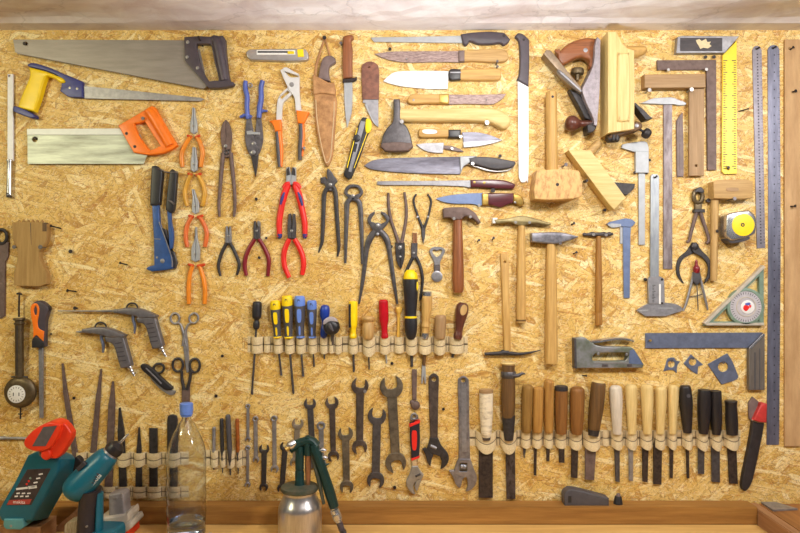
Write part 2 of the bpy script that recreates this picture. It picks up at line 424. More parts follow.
def plaster():
    m = bpy.data.materials.new('rough_plaster'); m.use_nodes = True
    nt = m.node_tree; N = nt.nodes; L = nt.links; b = N['Principled BSDF']; b.inputs['Roughness'].default_value = .9
    tc = N.new('ShaderNodeTexCoord'); n1 = N.new('ShaderNodeTexNoise'); n1.inputs['Scale'].default_value = 9; n1.inputs['Detail'].default_value = 8; n1.inputs['Roughness'].default_value = .6
    n1.inputs['Distortion'].default_value = .6
    L.new(tc.outputs['Object'], n1.inputs['Vector'])
    r = N.new('ShaderNodeValToRGB'); r.color_ramp.elements[0].position = .36; r.color_ramp.elements[0].color = col((226, 216, 216)); r.color_ramp.elements[1].position = .6; r.color_ramp.elements[1].color = col((246, 242, 242))
    L.new(n1.outputs['Fac'], r.inputs[0])
    vo = N.new('ShaderNodeTexVoronoi'); vo.feature = 'DISTANCE_TO_EDGE'; vo.inputs['Scale'].default_value = 4.2
    nn = N.new('ShaderNodeTexNoise'); nn.inputs['Scale'].default_value = 14; nn.inputs['Detail'].default_value = 5
    mp = N.new('ShaderNodeMix'); mp.data_type = 'RGBA'; mp.inputs['Factor'].default_value = .12
    L.new(tc.outputs['Object'], nn.inputs['Vector']); L.new(tc.outputs['Object'], mp.inputs[6]); L.new(nn.outputs['Color'], mp.inputs[7]); L.new(mp.outputs[2], vo.inputs['Vector'])
    cr = N.new('ShaderNodeValToRGB'); cr.color_ramp.elements[0].position = 0; cr.color_ramp.elements[0].color = (.72, .72, .72, 1); cr.color_ramp.elements[1].position = .014; cr.color_ramp.elements[1].color = (1, 1, 1, 1)
    L.new(vo.outputs['Distance'], cr.inputs[0])
    mx = N.new('ShaderNodeMix'); mx.data_type = 'RGBA'; mx.blend_type = 'MULTIPLY'; mx.inputs['Factor'].default_value = .55
    L.new(r.outputs[0], mx.inputs[6]); L.new(cr.outputs[0], mx.inputs[7]); L.new(mx.outputs[2], b.inputs['Base Color'])
    bp = N.new('ShaderNodeBump'); bp.inputs['Strength'].default_value = .55; bp.inputs['Distance'].default_value = .006
    ad = N.new('ShaderNodeMath'); ad.operation = 'MULTIPLY'; L.new(n1.outputs['Fac'], ad.inputs[0]); L.new(cr.outputs[0], ad.inputs[1])
    L.new(ad.outputs[0], bp.inputs['Height']); L.new(bp.outputs[0], b.inputs['Normal'])
    return m
ZC = (CY - 30.2) * PX      # underside of the ceiling at the board
ZB = -.627                 # bench surface
def gridwall():
    return boxm(-2.0, 0, ZB - .3, 2.0, .03, ZC + .05)
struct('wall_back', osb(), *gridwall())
# ceiling: plaster, with a slightly uneven underside and a flat band against the board
V = []; F = []; nx, ny = 90, 40
for j in range(ny + 1):
    y = .0 - 2.6 * (j / ny) ** 1.9
    for i in range(nx + 1):
        x = -2. + 4. * i / nx
        dz = 0 if y > -.055 else .006 * math.sin(x * 7.3 + y * 21) * math.sin(x * 3.1 - y * 13) + .004 * random.random() + min(1, (-y - .055) / .05) * .004
        V.append((x, y, ZC + dz))
for j in range(ny):
    for i in range(nx):
        a = j * (nx + 1) + i; F.append((a, a + 1, a + nx + 2, a + nx + 1))
b0 = len(V); V += [(-2, 0, ZC + .12), (2, 0, ZC + .12), (2, -2.6, ZC + .12), (-2, -2.6, ZC + .12)]; F.append((b0, b0 + 1, b0 + 2, b0 + 3))
struct('ceiling', plaster(), V, F)
RAILW = woodm('rail_wood', (168, 120, 56), (126, 82, 30), 'x', .6, 14.)
BENCHW = woodm('bench_wood', (222, 182, 110), (198, 152, 84), 'x', .55, 12.)
SIDEW = woodm('side_wood', (170, 124, 84), (136, 94, 58), 'y', .6, 14.)
SHELFW = woodm('shelf_wood', (158, 106, 54), (128, 80, 36), 'y', .55, 14.)
def struct_box(name, m, *a, bev=.002):
    o = struct(name, m, *boxm(*a))
    md = o.modifiers.new('bevel', 'BEVEL'); md.width = bev; md.segments = 2
    return o
ZR = -.584
bench = T('workbench', 'pale wooden workbench top along the foot of the tool board', 'workbench', 400, 560, 0)
bench.root.location = (0, 0, 0); bench.root['kind'] = 'structure' if False else 'object'; del bench.root['kind']
def bpart(name, m, a, bev=.002):
    V, F = boxm(*a); me = bpy.data.meshes.new(name); me.from_pydata(V, [], F)
    bm = bmesh.new(); bm.from_mesh(me); bmesh.ops.recalc_face_normals(bm, faces=bm.faces)
    bmesh.ops.bevel(bm, geom=bm.edges[:], offset=bev, segments=2, affect='EDGES', clamp_overlap=True); bm.to_mesh(me); bm.free(); me.materials.append(m)
    o = bpy.data.objects.new(name, me); C.objects.link(o); o.parent = bench.root; return o
XR = (757 - CX) * PX * (DC - .05) / DC
bpart('worktop', BENCHW, (-1.6, -.75, ZB - .04, XR + .002, -.001, ZB))
bpart('back_rail', RAILW, (-1.6, -.05, ZB, XR + .002, -.001, ZR))
bpart('side_board', SIDEW, (XR + .002, -.75, ZB - .04, XR + .026, -.001, ZR - .006))
bpart('side_shelf', SHELFW, (XR + .028, -.75, ZR - .03, XR + .5, -.001, ZR - .008))
# separate vertical board right of the steel rulers
k0 = lambda x: (x - CX) * PX
o = struct_box('trim_1', mat('cover_board', (196, 158, 112), .65, 0, .12, 16, (3, 3, .6), (172, 132, 86), .15, 8), k0(783.5), -.006, k0(0) * 0 + (CY - 446) * PX, k0(799), -.0002, (CY - 40) * PX, bev=.0015)
KNIFEST = mat('dark_knife_steel', (122, 120, 132), .42, .5, .16, 50, (.6, 3, 3), (96, 94, 104))
# ================================================================ saws and long tools, upper left
def teeth(x0, y0, x1, y1, n, dep):
    """zigzag lower edge from (x0,y0) to (x1,y1)"""
    o = []
    for i in range(n):
        a = i / n; b = (i + .5) / n
        o.append((x0 + (x1 - x0) * a, y0 + (y1 - y0) * a)); o.append((x0 + (x1 - x0) * b, y0 + (y1 - y0) * b + dep))
    o.append((x1, y1)); return o
# hand saw
t = T('hand_saw', 'large hand saw with long tapering grey blade and black handle at the top left', 'saw', 120, 62, 10)
t.p('blade', SAWST, plate([(13, 39.5), (187, 40.2), (200, 50), (207.5, 86), (204, 88.5)] + teeth(203, 88.2, 17, 53, 90, 1.1) + [(15, 52)], 7, 9, .3, [circ(25.5, 43.5, 2.)]))
hd = t.p('handle', PURP, plate(sm([(185, 38, 1), (199, 37), (212, 37.5), (223.5, 36.4, 1), (226, 40.5, 1), (227, 56), (230, 79), (234.7, 83.5), (233.5, 86.5, 1), (222, 88.6), (209.5, 88.8, 1), (207.5, 86.5, 1), (185.6, 61.5, 1)]), 2, 17, 2.2,
    [sm([(197.2, 47), (201, 44.8), (208, 44.8), (212, 46.5), (215, 62), (219.4, 79.5), (216, 81.2), (209.5, 82, 1), (203, 70)])]),
    tube([(212.5, 40.5), (217, 42), (221, 60), (225, 81)], [4, 5.6, 5.6, 5], 11, .9))
for x, y in ((188.8, 43.2), (188.2, 58), (198.6, 68.8)): t.p('rivet', RIVET, rivet(x, y, 1.7, 17, 1.6))
# compass saw
t = T('compass_saw', 'narrow compass saw with yellow and navy handle below the large hand saw', 'saw', 100, 90, 12)
t.p('blade', GREYST, plate([(80, 85.2), (120, 89), (200, 97.2), (204, 98.8), (200, 100.6)] + teeth(199, 100.4, 84, 97.8, 60, .5) + [(80, 97)], 7, 9, .3))
bl = t.p('grip_frame', BLUEP, plate(sm([(27.5, 64.5, 1), (33, 62.8), (48, 67), (60, 72.3), (82.5, 81.5, 1), (83, 97.5, 1), (70, 97), (65, 94.5), (60, 91, 1), (61.5, 84), (58, 76), (45, 70.5), (29, 66.5)]), 2, 14, 2),
    plate(sm([(15, 107.5, 1), (18, 107), (27, 110.5), (35.5, 115, 1), (36.5, 117.5), (33, 118.6), (24, 115.6), (15.5, 112)]), 1, 22, 2))
t.p('grip', YEL, plate(sm([(29.5, 67.5, 1), (45, 71.4), (56, 75.6), (63, 78.5), (65.7, 82), (63, 83.4), (60, 82.6), (56, 79.6), (49, 77), (46.6, 78.6), (44, 86), (41, 97), (35.6, 112.4, 1), (18.5, 108, 1), (23, 95), (28, 84), (31, 75)]), 3, 20, 5))
for x, y in ((70, 87.8), (77.3, 88.6)): t.p('rivet', RIVET, rivet(x, y, 1.3, 14, .8))
# back saw
t = T('back_saw', 'back saw with stained pale rectangular blade and orange handle', 'saw', 100, 140, 10)
SMEAR = mat('stained_saw_blade', (196, 202, 184), .45, .2, .1, 14, (.6, 1, 5), (128, 128, 114), .1, 7, .3, .62)
t.p('blade', SMEAR, plate([(27, 134), (140, 134), (147, 155.5), (146, 157), (143.5, 163.4)] + teeth(143, 163.5, 27.2, 163.5, 70, .6), 8, 9.5, .3, [circ(34.5, 139.2, 2.8)]))
t.p('spine', mat('spine_steel', (214, 216, 212), .5, .2, .04), plate([(27, 128.8), (124, 128.4), (124, 135), (27, 135)], 5, 12, .8))
t.p('handle', ORANGE, plate(sm([(119, 126, 1), (136, 116), (152.5, 106.2, 1), (156, 108, 1), (166, 126), (177.2, 144.4, 1), (176.5, 147), (165, 153), (150, 155.2), (134.5, 153, 1), (128, 142)]), 3, 17, 2.6,
    [sm([(134.8, 125.5), (139, 123.6), (145.2, 121.5, 1), (153, 134), (161.2, 146.4, 1), (152, 150.4), (149.5, 149.5), (142, 140)])]),
    tube([(148, 110.5), (153, 116), (162, 131), (170.5, 146)], [4.4, 5.6, 5.6, 5], 13, .9))
for x, y in ((127.5, 134), (135.8, 147)): t.p('screw', NAILD, rivet(x, y, 1.5, 17, .5))
# narrow bar at the left edge
t = T('straight_bar', 'narrow pale metal bar with round chrome lower end, hanging at the far left', 'bar', 10, 135, 6)
t.p('bar', mat('bar_steel', (214, 212, 216), .5, .2, .05), plate([(7.6, 74, 1), (13.2, 74, 1), (13.4, 161), (7.4, 161)], 1, 6, 1, [circ(9.3, 76, 1)]))
t.p('end_rod', CHROME, lathe((10.2, 160), (9.6, 197), [(0, 3.2), (.03, 3.3), (.06, 2.5), (.9, 2.6), (.93, 2.9), (1, 2)], 7))
t.p('end_cap', NAILD, lathe((9.6, 193), (9.6, 197.5), [(0, 2.7), (1, 2.5)], 7))

# ================================================================ snap-off knives and pliers
t = T('snap_off_knife', 'grey metal snap-off knife with yellow end, lying level below the ceiling', 'knife', 278, 55, 10)
t.p('body', mat('knife_casting', (176, 170, 168), .35, .6, .08, 60), plate(sm([(246.3, 52.5, 1), (249.5, 49.6, 1), (300, 48.8, 1), (305, 49.4), (308, 53), (308.6, 58), (305.5, 60.3), (290, 61.4), (251, 60.2, 1), (247, 57, 1)]), 1, 15, 3))
sl = t.p('slide_track', WHITE, plate(recty(257, 50.6, 295.5, 55.2), 14.6, 15.6, .2))
t.p('slot', DKPRINT, plate(recty(258, 51.6, 293, 53.4), 15.4, 15.9, .1), parent=sl)
t.p('slider', YEL, plate(recty(288, 52, 294.5, 54.6), 15, 18, .8))
t.p('end_cap', YEL, plate(sm([(297.5, 50, 1), (303.6, 49.6, 1), (304.2, 57.3, 1), (298, 57.6, 1)]), 14, 17, .8))
t.p('end_button', BLACKP, plate([(305, 52.5), (307, 53), (307.6, 57.5), (305, 57.8)], 8, 14, .8))
t = T('snap_off_knife', 'grey and black snap-off knife with yellow knob, tilted under the brown knife sheath', 'knife', 357, 148, 10)
t.p('body', BLACKP, plate(sm([(361, 119.5), (365, 117.4), (369, 120), (369.5, 130), (366, 139), (360, 157), (351.5, 178, 1), (348.3, 179.6, 1), (343.4, 175, 1), (349, 156), (354, 136)]), 1, 14, 2.5))
t.p('edge_line', YEL, plate(strip(357.5, 128, 347.2, 168, .45), 13.6, 14.4, .1), plate(strip(367.6, 132, 354.2, 168, .35), 13.6, 14.4, .1))
t.p('track', GREYST, plate(strip(363.2, 121.5, 350, 172, 2.5, 1.6), 13.4, 14.8, .4))
t.p('slider_knob', BLACKP, disc(357, 138.5, [(14, 3.6), (18, 3.6), (19, 2.6)], 14))
t.p('lock_knob', YEL, plate(sm([(366, 120), (369.5, 119.6), (371.8, 124), (371, 130.5), (368, 133.4), (365.6, 131)]), 9, 17, 1.6))
t.p('track_inset', BLACKP, plate(strip(356, 144, 354, 152, 1.7), 14.2, 15.2, .2))
def plier(name, label, cat, jaws, handles, pivot=None, jm=DARKST, hm=RED, hr=2.6, group=None, jh=(2, 9), extra=None, hflat=.9, jb=1.2, d=6, holes=()):
    cx = sum(p[0] for p in jaws[0]) / len(jaws[0]); cy = sum(p[1] for p in jaws[0]) / len(jaws[0])
    t = T(name, label, cat, cx, cy, d, group)
    for j in jaws: t.p('jaw', jm, plate(j, jh[0], jh[1], jb, holes))
    for h in handles:
        r = hr if isinstance(hr, (int, float)) else hr
        t.p('handle', hm, tube(h, r, (jh[0] + jh[1]) / 2 + 1, hflat, 10, 5))
    if pivot: t.p('pivot', RIVET, *[rivet(x, y, rr, jh[1], 1.4) for x, y, rr in pivot])
    return t
G = 'pliers hung in a column'
def longnose(label, tip, base, wt, wb, lh, rh, gl, gr, hm, gm, jm, bent=0):
    (x0, y0), (x1, y1) = tip, base
    m = .35
    L = sm([(x0 - wt + bent, y0, 1), (x0 - .2 + bent, y0, 1), (x1 - .2, y1 - (y1 - y0) * .3, 1), (x1 - .1, y1 + 2, 1), (x1 - wb, y1, 1), (x1 - wb - .1, y1 - (y1 - y0) * m), (x0 - wt - .8, y0 + (y1 - y0) * .35)])
    R = sm([(x0 + wt + bent, y0 + .4, 1), (x0 + .25 + bent, y0, 1), (x1 + .25, y1 - (y1 - y0) * .3, 1), (x1 + .1, y1 + 2, 1), (x1 + wb, y1, 1), (x1 + wb + .1, y1 - (y1 - y0) * m), (x0 + wt + .8, y0 + (y1 - y0) * .35)])
    t = plier('long_nose_pliers', label, 'pliers', [L, R], [lh, rh], [(x1, y1 - 6, 1.3)], jm, hm, [2.0, 2.2, 2.3, 2.3, 2.0], G, (3, 10))
    t.p('guard', gm, tube([(x1 - 2, gl[1] + 2), (gl[0] + 1.5, gl[1] + .6), gl], [1.8, 1.5, 1.], 8, 1, 8, 3), tube([(x1 + 2, gr[1] + 2), (gr[0] - 1.5, gr[1] + .6), gr], [1.8, 1.5, 1.], 8, 1, 8, 3))
    return t
longnose('long nose pliers with bright orange handles, topmost of the hanging column', (193.5, 107.5), (193.6, 132), 1.1, 3.4, [(191, 136), (186, 143), (182, 152), (181.3, 160), (182.2, 167)], [(196, 136), (200, 143), (202.4, 152), (201.5, 160), (200.5, 167)], (187, 135.4), (200.2, 135.4), PORANGE, PREDOR, GALV)
longnose('pliers with ochre yellow handles hanging second in the column', (194, 147), (194, 170), 1.6, 3.4, [(191, 174), (187.5, 181), (185, 190), (185, 198), (187, 206)], [(197, 174), (201, 181), (204.3, 190), (204, 198), (202, 206)], (187.5, 173.4), (201.5, 173.4), POCHRE, PREDOR, GALV)
longnose('bent nose pliers with brick orange handles hanging third in the column', (194.5, 189), (195.4, 212), 1.2, 3.4, [(191.5, 217), (187.5, 224), (185.8, 232), (185.8, 240), (187.2, 247)], [(199.5, 217), (203.6, 224), (206.4, 232), (206, 240), (204.6, 247)], (188.2, 215.4), (203.2, 215.4), PBRICK, PREDOR, GALV, -1.6)
longnose('slender long nose pliers with amber handles, lowest of the hanging column', (196, 227), (195.5, 260), .6, 4.1, [(192.5, 265), (189.8, 274), (188.6, 284), (188.4, 294), (188.8, 304)], [(199, 265), (202, 274), (204.2, 284), (204.8, 294), (204.4, 304)], (188, 264.2), (205, 264.2), PORANGE, PREDOR, GALV)
# rivet gun
t = T('rivet_gun', 'blue hand rivet gun with two black gripped levers pointing up', 'rivet gun', 162, 235, 10)
t.p('body', BLUEPAINT, plate(sm([(152, 200, 1), (158.5, 200, 1), (160, 224, 1), (166, 241), (172.4, 258, 1), (173, 268.5, 1), (166, 270), (152.6, 271.5, 1), (147.4, 269.5), (147, 268, 1), (149.5, 266.4), (154.6, 265, 1), (154.2, 239, 1)]), 1, 14, 2))
t.p('edge_trim', GREYST, tube([(159.5, 222), (166, 239), (172.2, 258), (172.6, 267)], .55, 14, 1, 6, 3), tube([(154.4, 239), (161, 239.2)], .5, 14, 1, 6, 1))
t.p('grip', BLACKP, plate(sm([(152.4, 166.5, 1), (157, 166), (160, 169.5), (163.2, 171.5), (162, 186), (160.6, 204, 1), (157, 206), (150.6, 205.5, 1), (150.8, 196), (151.5, 180)]), 0, 17, 4))
lv = t.p('lever', BLUEPAINT, plate(sm([(166.5, 205, 1), (171.4, 205, 1), (171, 220), (173.4, 234), (172.5, 248, 1), (169.5, 250, 1), (168.4, 232)]), 2, 11, 1.6))
t.p('lever_grip', BLACKP, plate(sm([(170.2, 171, 1), (173, 169.4), (177.4, 172.5, 1), (176.4, 190), (174.6, 209), (171, 213), (166, 210, 1), (167, 196)]), 1, 15, 3.5), parent=lv)
t.p('mechanism', DARKST, plate([(162, 228), (166, 230), (169.5, 249), (174, 252), (177, 263), (175, 268.5), (172.5, 268), (172, 256)], 1, 8, 1))
t.p('wire_clip', NAILM, tube([(161, 169.5), (168, 172.6), (178.5, 172.4)], .7, 16, 1, 6, 3))
t.p('lever_clip', NAILM, tube([(169, 200), (172, 202), (175, 204.5)], 1.1, 16, 1, 6, 2))
t.p('pin', GREYST, rivet(163, 261, 2.3, 14, .8), rivet(157.6, 257.6, 1.2, 14, .6))
# tin shears
t = plier('tin_shears', 'old grey brown tin shears with pointed oval jaws, right of the pliers column', 'shears',
    [sm([(225.8, 119.6, 1), (226.2, 148, 1), (222.6, 150, 1), (221, 142), (220.6, 133), (222.4, 124)]), sm([(226, 119.6, 1), (229.4, 124), (231.6, 133), (231.4, 142), (230.2, 152, 1), (226, 150, 1)]), sm([(222.4, 149, 1), (230.4, 149, 1), (232.2, 156, 1), (226.5, 157.5), (221.4, 156, 1)])],
    [[(223, 153), (221.4, 170), (220, 188), (218.8, 204), (219.4, 216.6)], [(230.6, 153), (232.3, 170), (234.2, 188), (234.8, 204), (233.9, 216.8)]], [(225.8, 146, 1.7)], RUST, RUST, [2.3, 2.1, 1.9, 1.7, 1.3])
t.p('spring', DARKST, ring(226.6, 152.4, 2, .6, h=10))
# aviation snips
t = T('aviation_snips', 'aviation snips hung point down with blue handles', 'snips', 254, 130, 8)
t.p('handle', BLUEH, tube([(245.6, 81), (245.2, 88), (247.2, 97), (246.8, 106), (247.8, 119)], [2.2, 2.5, 2.6, 2.6, 2.2], 9, 1))
t.p('handle', BLUEH, tube([(262.6, 80.6), (261, 88), (261.2, 98), (259.6, 108), (259, 118)], [2.4, 2.6, 2.7, 2.9, 2.4], 9, 1))
t.p('guard', BLUEH, tube([(251.4, 117.6), (246, 115), (240, 117.2)], [2.1, 2, 1.4], 9, 1), tube([(258, 113), (262, 111), (267.6, 111)], [2, 1.7, .8], 9, 1))
t.p('blade_arm', mat('snips_steel', (116, 112, 116), .4, .5, .25, 80, None, (84, 80, 84)), plate(sm([(246.6, 117, 1), (250.8, 117, 1), (252.6, 128), (255.5, 142), (258, 150), (252, 156), (249.8, 155), (246.6, 148), (244.8, 136)]), 3, 10, 1.2))
t.p('blade_arm', mat('snips_steel', (116, 112, 116), .4, .5, .25, 80, None, (84, 80, 84)), plate(sm([(256.4, 117, 1), (260.8, 117, 1), (262.4, 130), (262.6, 142), (259, 153), (255, 156), (251, 151), (254.6, 136)]), 2, 9, 1.2))
t.p('jaw', IRON, plate(sm([(249.8, 152, 1), (258.4, 152, 1), (257, 166), (255.4, 176.8, 1), (253.2, 168)]), 1, 8, 1.5))
t.p('latch', GALV, plate([(246.8, 131.4), (252, 130.6), (253, 132), (260, 132.4), (260, 135), (252.6, 134.6), (247, 134.8)], 9, 12, .8))
t.p('bolt', RIVET, rivet(254, 143.6, 2, 10, 1.6), rivet(253.4, 152.4, 2.3, 10, 1.8))
t.p('spring_clip', GREYST, ring(250.4, 85.4, 1.8, .7, h=9))
# water pump pliers
t = T('water_pump_pliers', 'water pump pliers with bright jaws and orange and grey handles', 'pliers', 288, 110, 9)
WJ = mat('bright_jaw', (224, 222, 220), .4, .4, .06, 40)
t.p('jaw', WJ, plate(sm([(280.2, 70.5, 1), (284.5, 67.5, 1), (287, 67.4), (292, 70.4), (299, 74.2, 1), (299.6, 78, 1), (299.6, 84), (299.8, 96), (301.4, 111, 1), (295.8, 112, 1), (294.4, 98), (289.6, 90.6), (285.6, 83)]), 3, 11, 1.2, [sm([(284.2, 71.2, 1), (288.6, 76), (291.5, 77.4), (298.4, 77.2, 1), (298.4, 76.2), (292, 73.6)])]))
lj = t.p('jaw', WJ, plate(sm([(289.6, 85.6, 1), (294.6, 90.4, 1), (291, 95), (284.4, 101), (282.4, 106), (281.4, 122, 1), (275.8, 122, 1), (276.4, 108), (278, 98), (283, 91)]), 1, 8, 1.2, [strip(280.4, 98, 288.4, 91.2, 1.5)]))
t.p('pivot', RIVET, rivet(291.8, 84.8, 2.4, 11, 1.2))
lh = t.p('handle', ORANGE, tube([(279, 128), (280, 140), (281, 152), (280.4, 166.5)], [2.6, 2.4, 2.2, 1.9], 6, 1))
t.p('grip_inlay', GREYP, tube([(277, 131), (277.8, 143), (278.6, 155), (279.4, 167)], [1.9, 2.1, 2.1, 1.7], 8, 1), parent=lh)
rh = t.p('handle', ORANGE, tube([(301, 120), (302.4, 130), (302.2, 145), (301.4, 156)], [2.3, 2.2, 2, 1.7], 6, 1))
t.p('grip_inlay', GREYP, tube([(300.8, 124), (301, 135), (300.2, 147), (299.8, 160)], [2.2, 2.3, 2.3, 1.9], 8, 1), parent=rh)
t.p('guard', ORANGE, plate(sm([(269.2, 121, 1), (281.4, 119.6, 1), (281.8, 131, 1), (275.4, 132, 1), (273.6, 126)]), 2, 15, 3), label='flared orange left guard')
t.p('guard', ORANGE, plate(sm([(296.4, 110.4, 1), (309.4, 112.4, 1), (306, 119.4), (303.8, 123.6, 1), (298, 123.6, 1)]), 2, 15, 3), label='flared orange right guard')
# ================================================================ sheathed and hanging knives
t = T('sheathed_knife', 'horn handled knife in a tan leather sheath hung from a leather thong', 'sheathed knife', 325, 110, 8)
sh = t.p('sheath', LEATHER, plate(sm([(314, 93, 1), (335, 95, 1), (337, 102), (336, 116), (334.4, 138), (332.6, 156), (329, 165), (326.6, 166), (323.6, 160), (319, 143), (315.2, 118)]), 1, 12, 3))
st = [(316, 100), (317, 118), (320.4, 140), (324.6, 158), (327, 163), (330.6, 157), (332.4, 138), (334, 116), (334.4, 102)]
t.p('stitching', THREAD, tube(st, .4, 12, 1, 6, 4), parent=sh)
t.p('collar', LEATHER, plate(sm([(312.8, 75.5, 1), (318, 77.4), (328, 82.6), (334.6, 84, 1), (335.6, 90), (335.4, 96, 1), (324, 94), (313.6, 95.4, 1)]), 0, 16, 3))
t.p('handle', GREYBR, plate(sm([(321.5, 62), (325, 57), (331, 56), (335, 58.6), (335.8, 62.4), (332.6, 65), (329.6, 67.5), (329, 73), (330.6, 82, 1), (318, 79, 1), (319.6, 70)]), 2, 14, 4))
t.p('thong', LEATHER, tube([(324.2, 38), (320, 51), (316.4, 64), (314.6, 78)], [.9, 1.1, 1.4, 1.4], 3, .7), tube([(324.8, 38), (328, 49), (330.4, 58)], [.9, 1.1, 1.1], 3, .7))
t = T('hunting_knife', 'knife with glossy reddish wooden handle hanging blade down', 'knife', 348, 75, 8)
t.p('blade', GALV, plate(sm([(343.8, 80, 1), (352.2, 80, 1), (352.4, 100), (351.2, 114), (347, 127.4, 1), (345.4, 116), (344.2, 100)]), 4, 7, .6))
t.p('handle', REDW(), plate(sm([(343.2, 37, 1), (348, 35.4), (352.4, 35.4), (353.6, 38.6), (351.4, 41.6), (352.6, 50), (352.4, 64), (352.6, 78, 1), (343.2, 79, 1), (342.4, 62), (342.8, 46)]), 1, 15, 4.5))
t.p('guard', NAILD, plate(sm([(342.6, 79.4, 1), (352, 78.2), (357, 77, 1), (356.4, 80), (352, 82), (342.8, 82.6, 1)]), 2, 12, 1.4))
t = T('sheathed_knife', 'short blade half drawn from a worn brown leather sheath with rounded top', 'sheathed knife', 370, 90, 6)
t.p('sheath', LEATHERD, plate(sm([(361.4, 70), (363.6, 64), (370, 61.4), (376.4, 64), (379, 71), (378.8, 99.4, 1), (362.4, 99.4, 1)]), 1, 9, 1.5, [circ(369, 67.5, .8)]))
t.p('blade', GREYST, plate(sm([(363.4, 98.5, 1), (378.4, 98.5, 1), (378.4, 127, 1), (373.6, 122.6), (369, 113), (366, 104), (362.6, 102.4, 1)]), 3, 5.5, .5))
t.p('cutting_edge', GALV, plate(sm([(364.6, 104, 1), (366.6, 104, 1), (370, 113), (374.4, 122), (378.4, 127, 1), (373.6, 122.8), (368.6, 113)]), 4.5, 5.9, .2))

# ================================================================ knife rack, level knives
def knife(name, label, cat, blade, bm, handle, hm, extras=(), bh=(4, 7), hh=(1, 14), hb=4, d=8, teethy=None):
    cx = sum(p[0] for p in blade + handle) / len(blade + handle); cy = sum(p[1] for p in blade + handle) / len(blade + handle)
    t = T(name, label, cat, cx, cy, d)
    t.p('blade', bm, plate(sm(blade), bh[0], bh[1], .5)); t.p('handle', hm, plate(sm(handle), hh[0], hh[1], hb))
    for e in extras: t.p(*e)
    return t
knife('filleting_knife', 'thin straight kitchen knife with dark plastic handle, uppermost of the level knives', 'knife', [(371.8, 38.8, 1), (374, 37), (410, 36.4), (463, 35.4, 1), (463, 42.6, 1), (420, 42), (374, 41.4, 1)], GALV,
    [(460.8, 34.6, 1), (470, 33), (486, 32), (502, 32.8), (506, 35), (510.2, 39.6, 1), (508, 43), (503.4, 45.6), (500, 43.4), (490, 44.6), (478, 44.2), (470, 41.4), (468.4, 43.5), (465.6, 45.8), (462.8, 44, 1)], PURP, (('handle_hole', NAILD, disc(503.6, 36.4, [(13.6, 1.5), (14.3, 1.5)], 12)),))
knife('carving_knife', 'old carving knife with mottled rusty blade and tan wooden handle', 'knife', [(374, 53.4, 1), (384, 52.2), (396, 51), (460, 50.8, 1), (460, 62, 1), (440, 61.6), (412, 62.2), (396, 61), (384, 58)], RUSTBLADE,
    [(459, 51.2, 1), (470, 50.6), (484, 49.2), (499, 49), (506, 51.6), (508.6, 56.4), (506.4, 61.2), (498, 62.6), (484, 62), (470, 61.4), (459, 62, 1)], TANW('x'), (('collar', GREYBR, plate(recty(458.6, 50.8, 464.6, 62), 1, 15, 3)),))
knife('kitchen_knife', 'broad white bladed kitchen knife with black collar and pale wooden handle', 'knife', [(383.2, 80.8, 1), (388.6, 75.6), (398, 71.2), (430, 70.6), (449, 71, 1), (447.6, 88.6, 1), (430, 88.6), (405, 86.4), (391, 83.6)], BLADE,
    [(455, 69.4, 1), (480, 69), (498, 68.8), (501, 72, 1), (501, 77.6), (497.4, 80.4), (480, 80.6), (455, 80.4, 1)], OAK('x'), (('collar', EBONY('x'), plate(sm([(449.6, 70), (461, 69.4, 1), (461, 80.4, 1), (449.6, 80)]), 1, 15, 4)), ('tang_band', GREYST, plate(recty(450, 72.4, 461, 73.6), 14, 15.3, .2))))
knife('table_knife', 'small brown bladed knife with wooden and brass handle pointing left', 'knife', [(448, 94.2, 1), (470, 94.4), (495, 94), (506.2, 93.4, 1), (503.4, 97.6), (498, 101.6), (492, 104.2), (480, 104), (465, 103.6), (448, 104.4, 1)], RUSTBLADE,
    [(407.4, 100), (409.4, 96), (413.4, 94.2), (425, 94.6), (440, 94.2, 1), (440, 103.6, 1), (425, 103.8), (414, 104.4), (409, 103.2)], OAK('x'), (('ferrule', BRASS, plate(sm([(438.6, 94, 1), (449, 93.8, 1), (449, 104.2, 1), (438.6, 103.8, 1)]), 1, 14, 4)), ('butt_rivet', RIVET, rivet(413.5, 100.5, 1.2, 14, 1))))
# hatchet
t = T('hand_adze', 'hand adze with curved pale wooden handle and dark fan shaped head', 'adze', 430, 120, 16)
t.p('handle', PALEW('x'), plate(sm([(398, 108.8, 1), (430, 109.2), (470, 107.4), (492, 108.4), (503, 111.6), (510, 117.6), (510.4, 123.4), (507, 128), (502.4, 128.8), (496, 125.8), (488, 122.6), (470, 121.4), (430, 121.4), (398, 121, 1)]), 2, 26, 9))
hd = t.p('head', DARKST, plate(sm([(393.4, 99.6, 1), (400, 99.6, 1), (400.6, 112), (401.2, 121.6), (406.6, 127), (410.6, 136), (412.8, 147, 1), (408.6, 151, 1), (396, 151.8), (385, 151, 1), (380.6, 146.6, 1), (383, 136), (387.4, 128), (392.6, 122), (393.4, 111)]), 6, 26, 4))
t.p('cutting_bevel', RUST, plate(sm([(382.4, 143.4, 1), (396, 142.2), (411.6, 143.4, 1), (413, 147.2, 1), (408.6, 151.4, 1), (396, 152), (385, 151.4, 1), (380.6, 147, 1)]), 9, 27.5, 4), parent=hd, label='pale worn cutting edge')
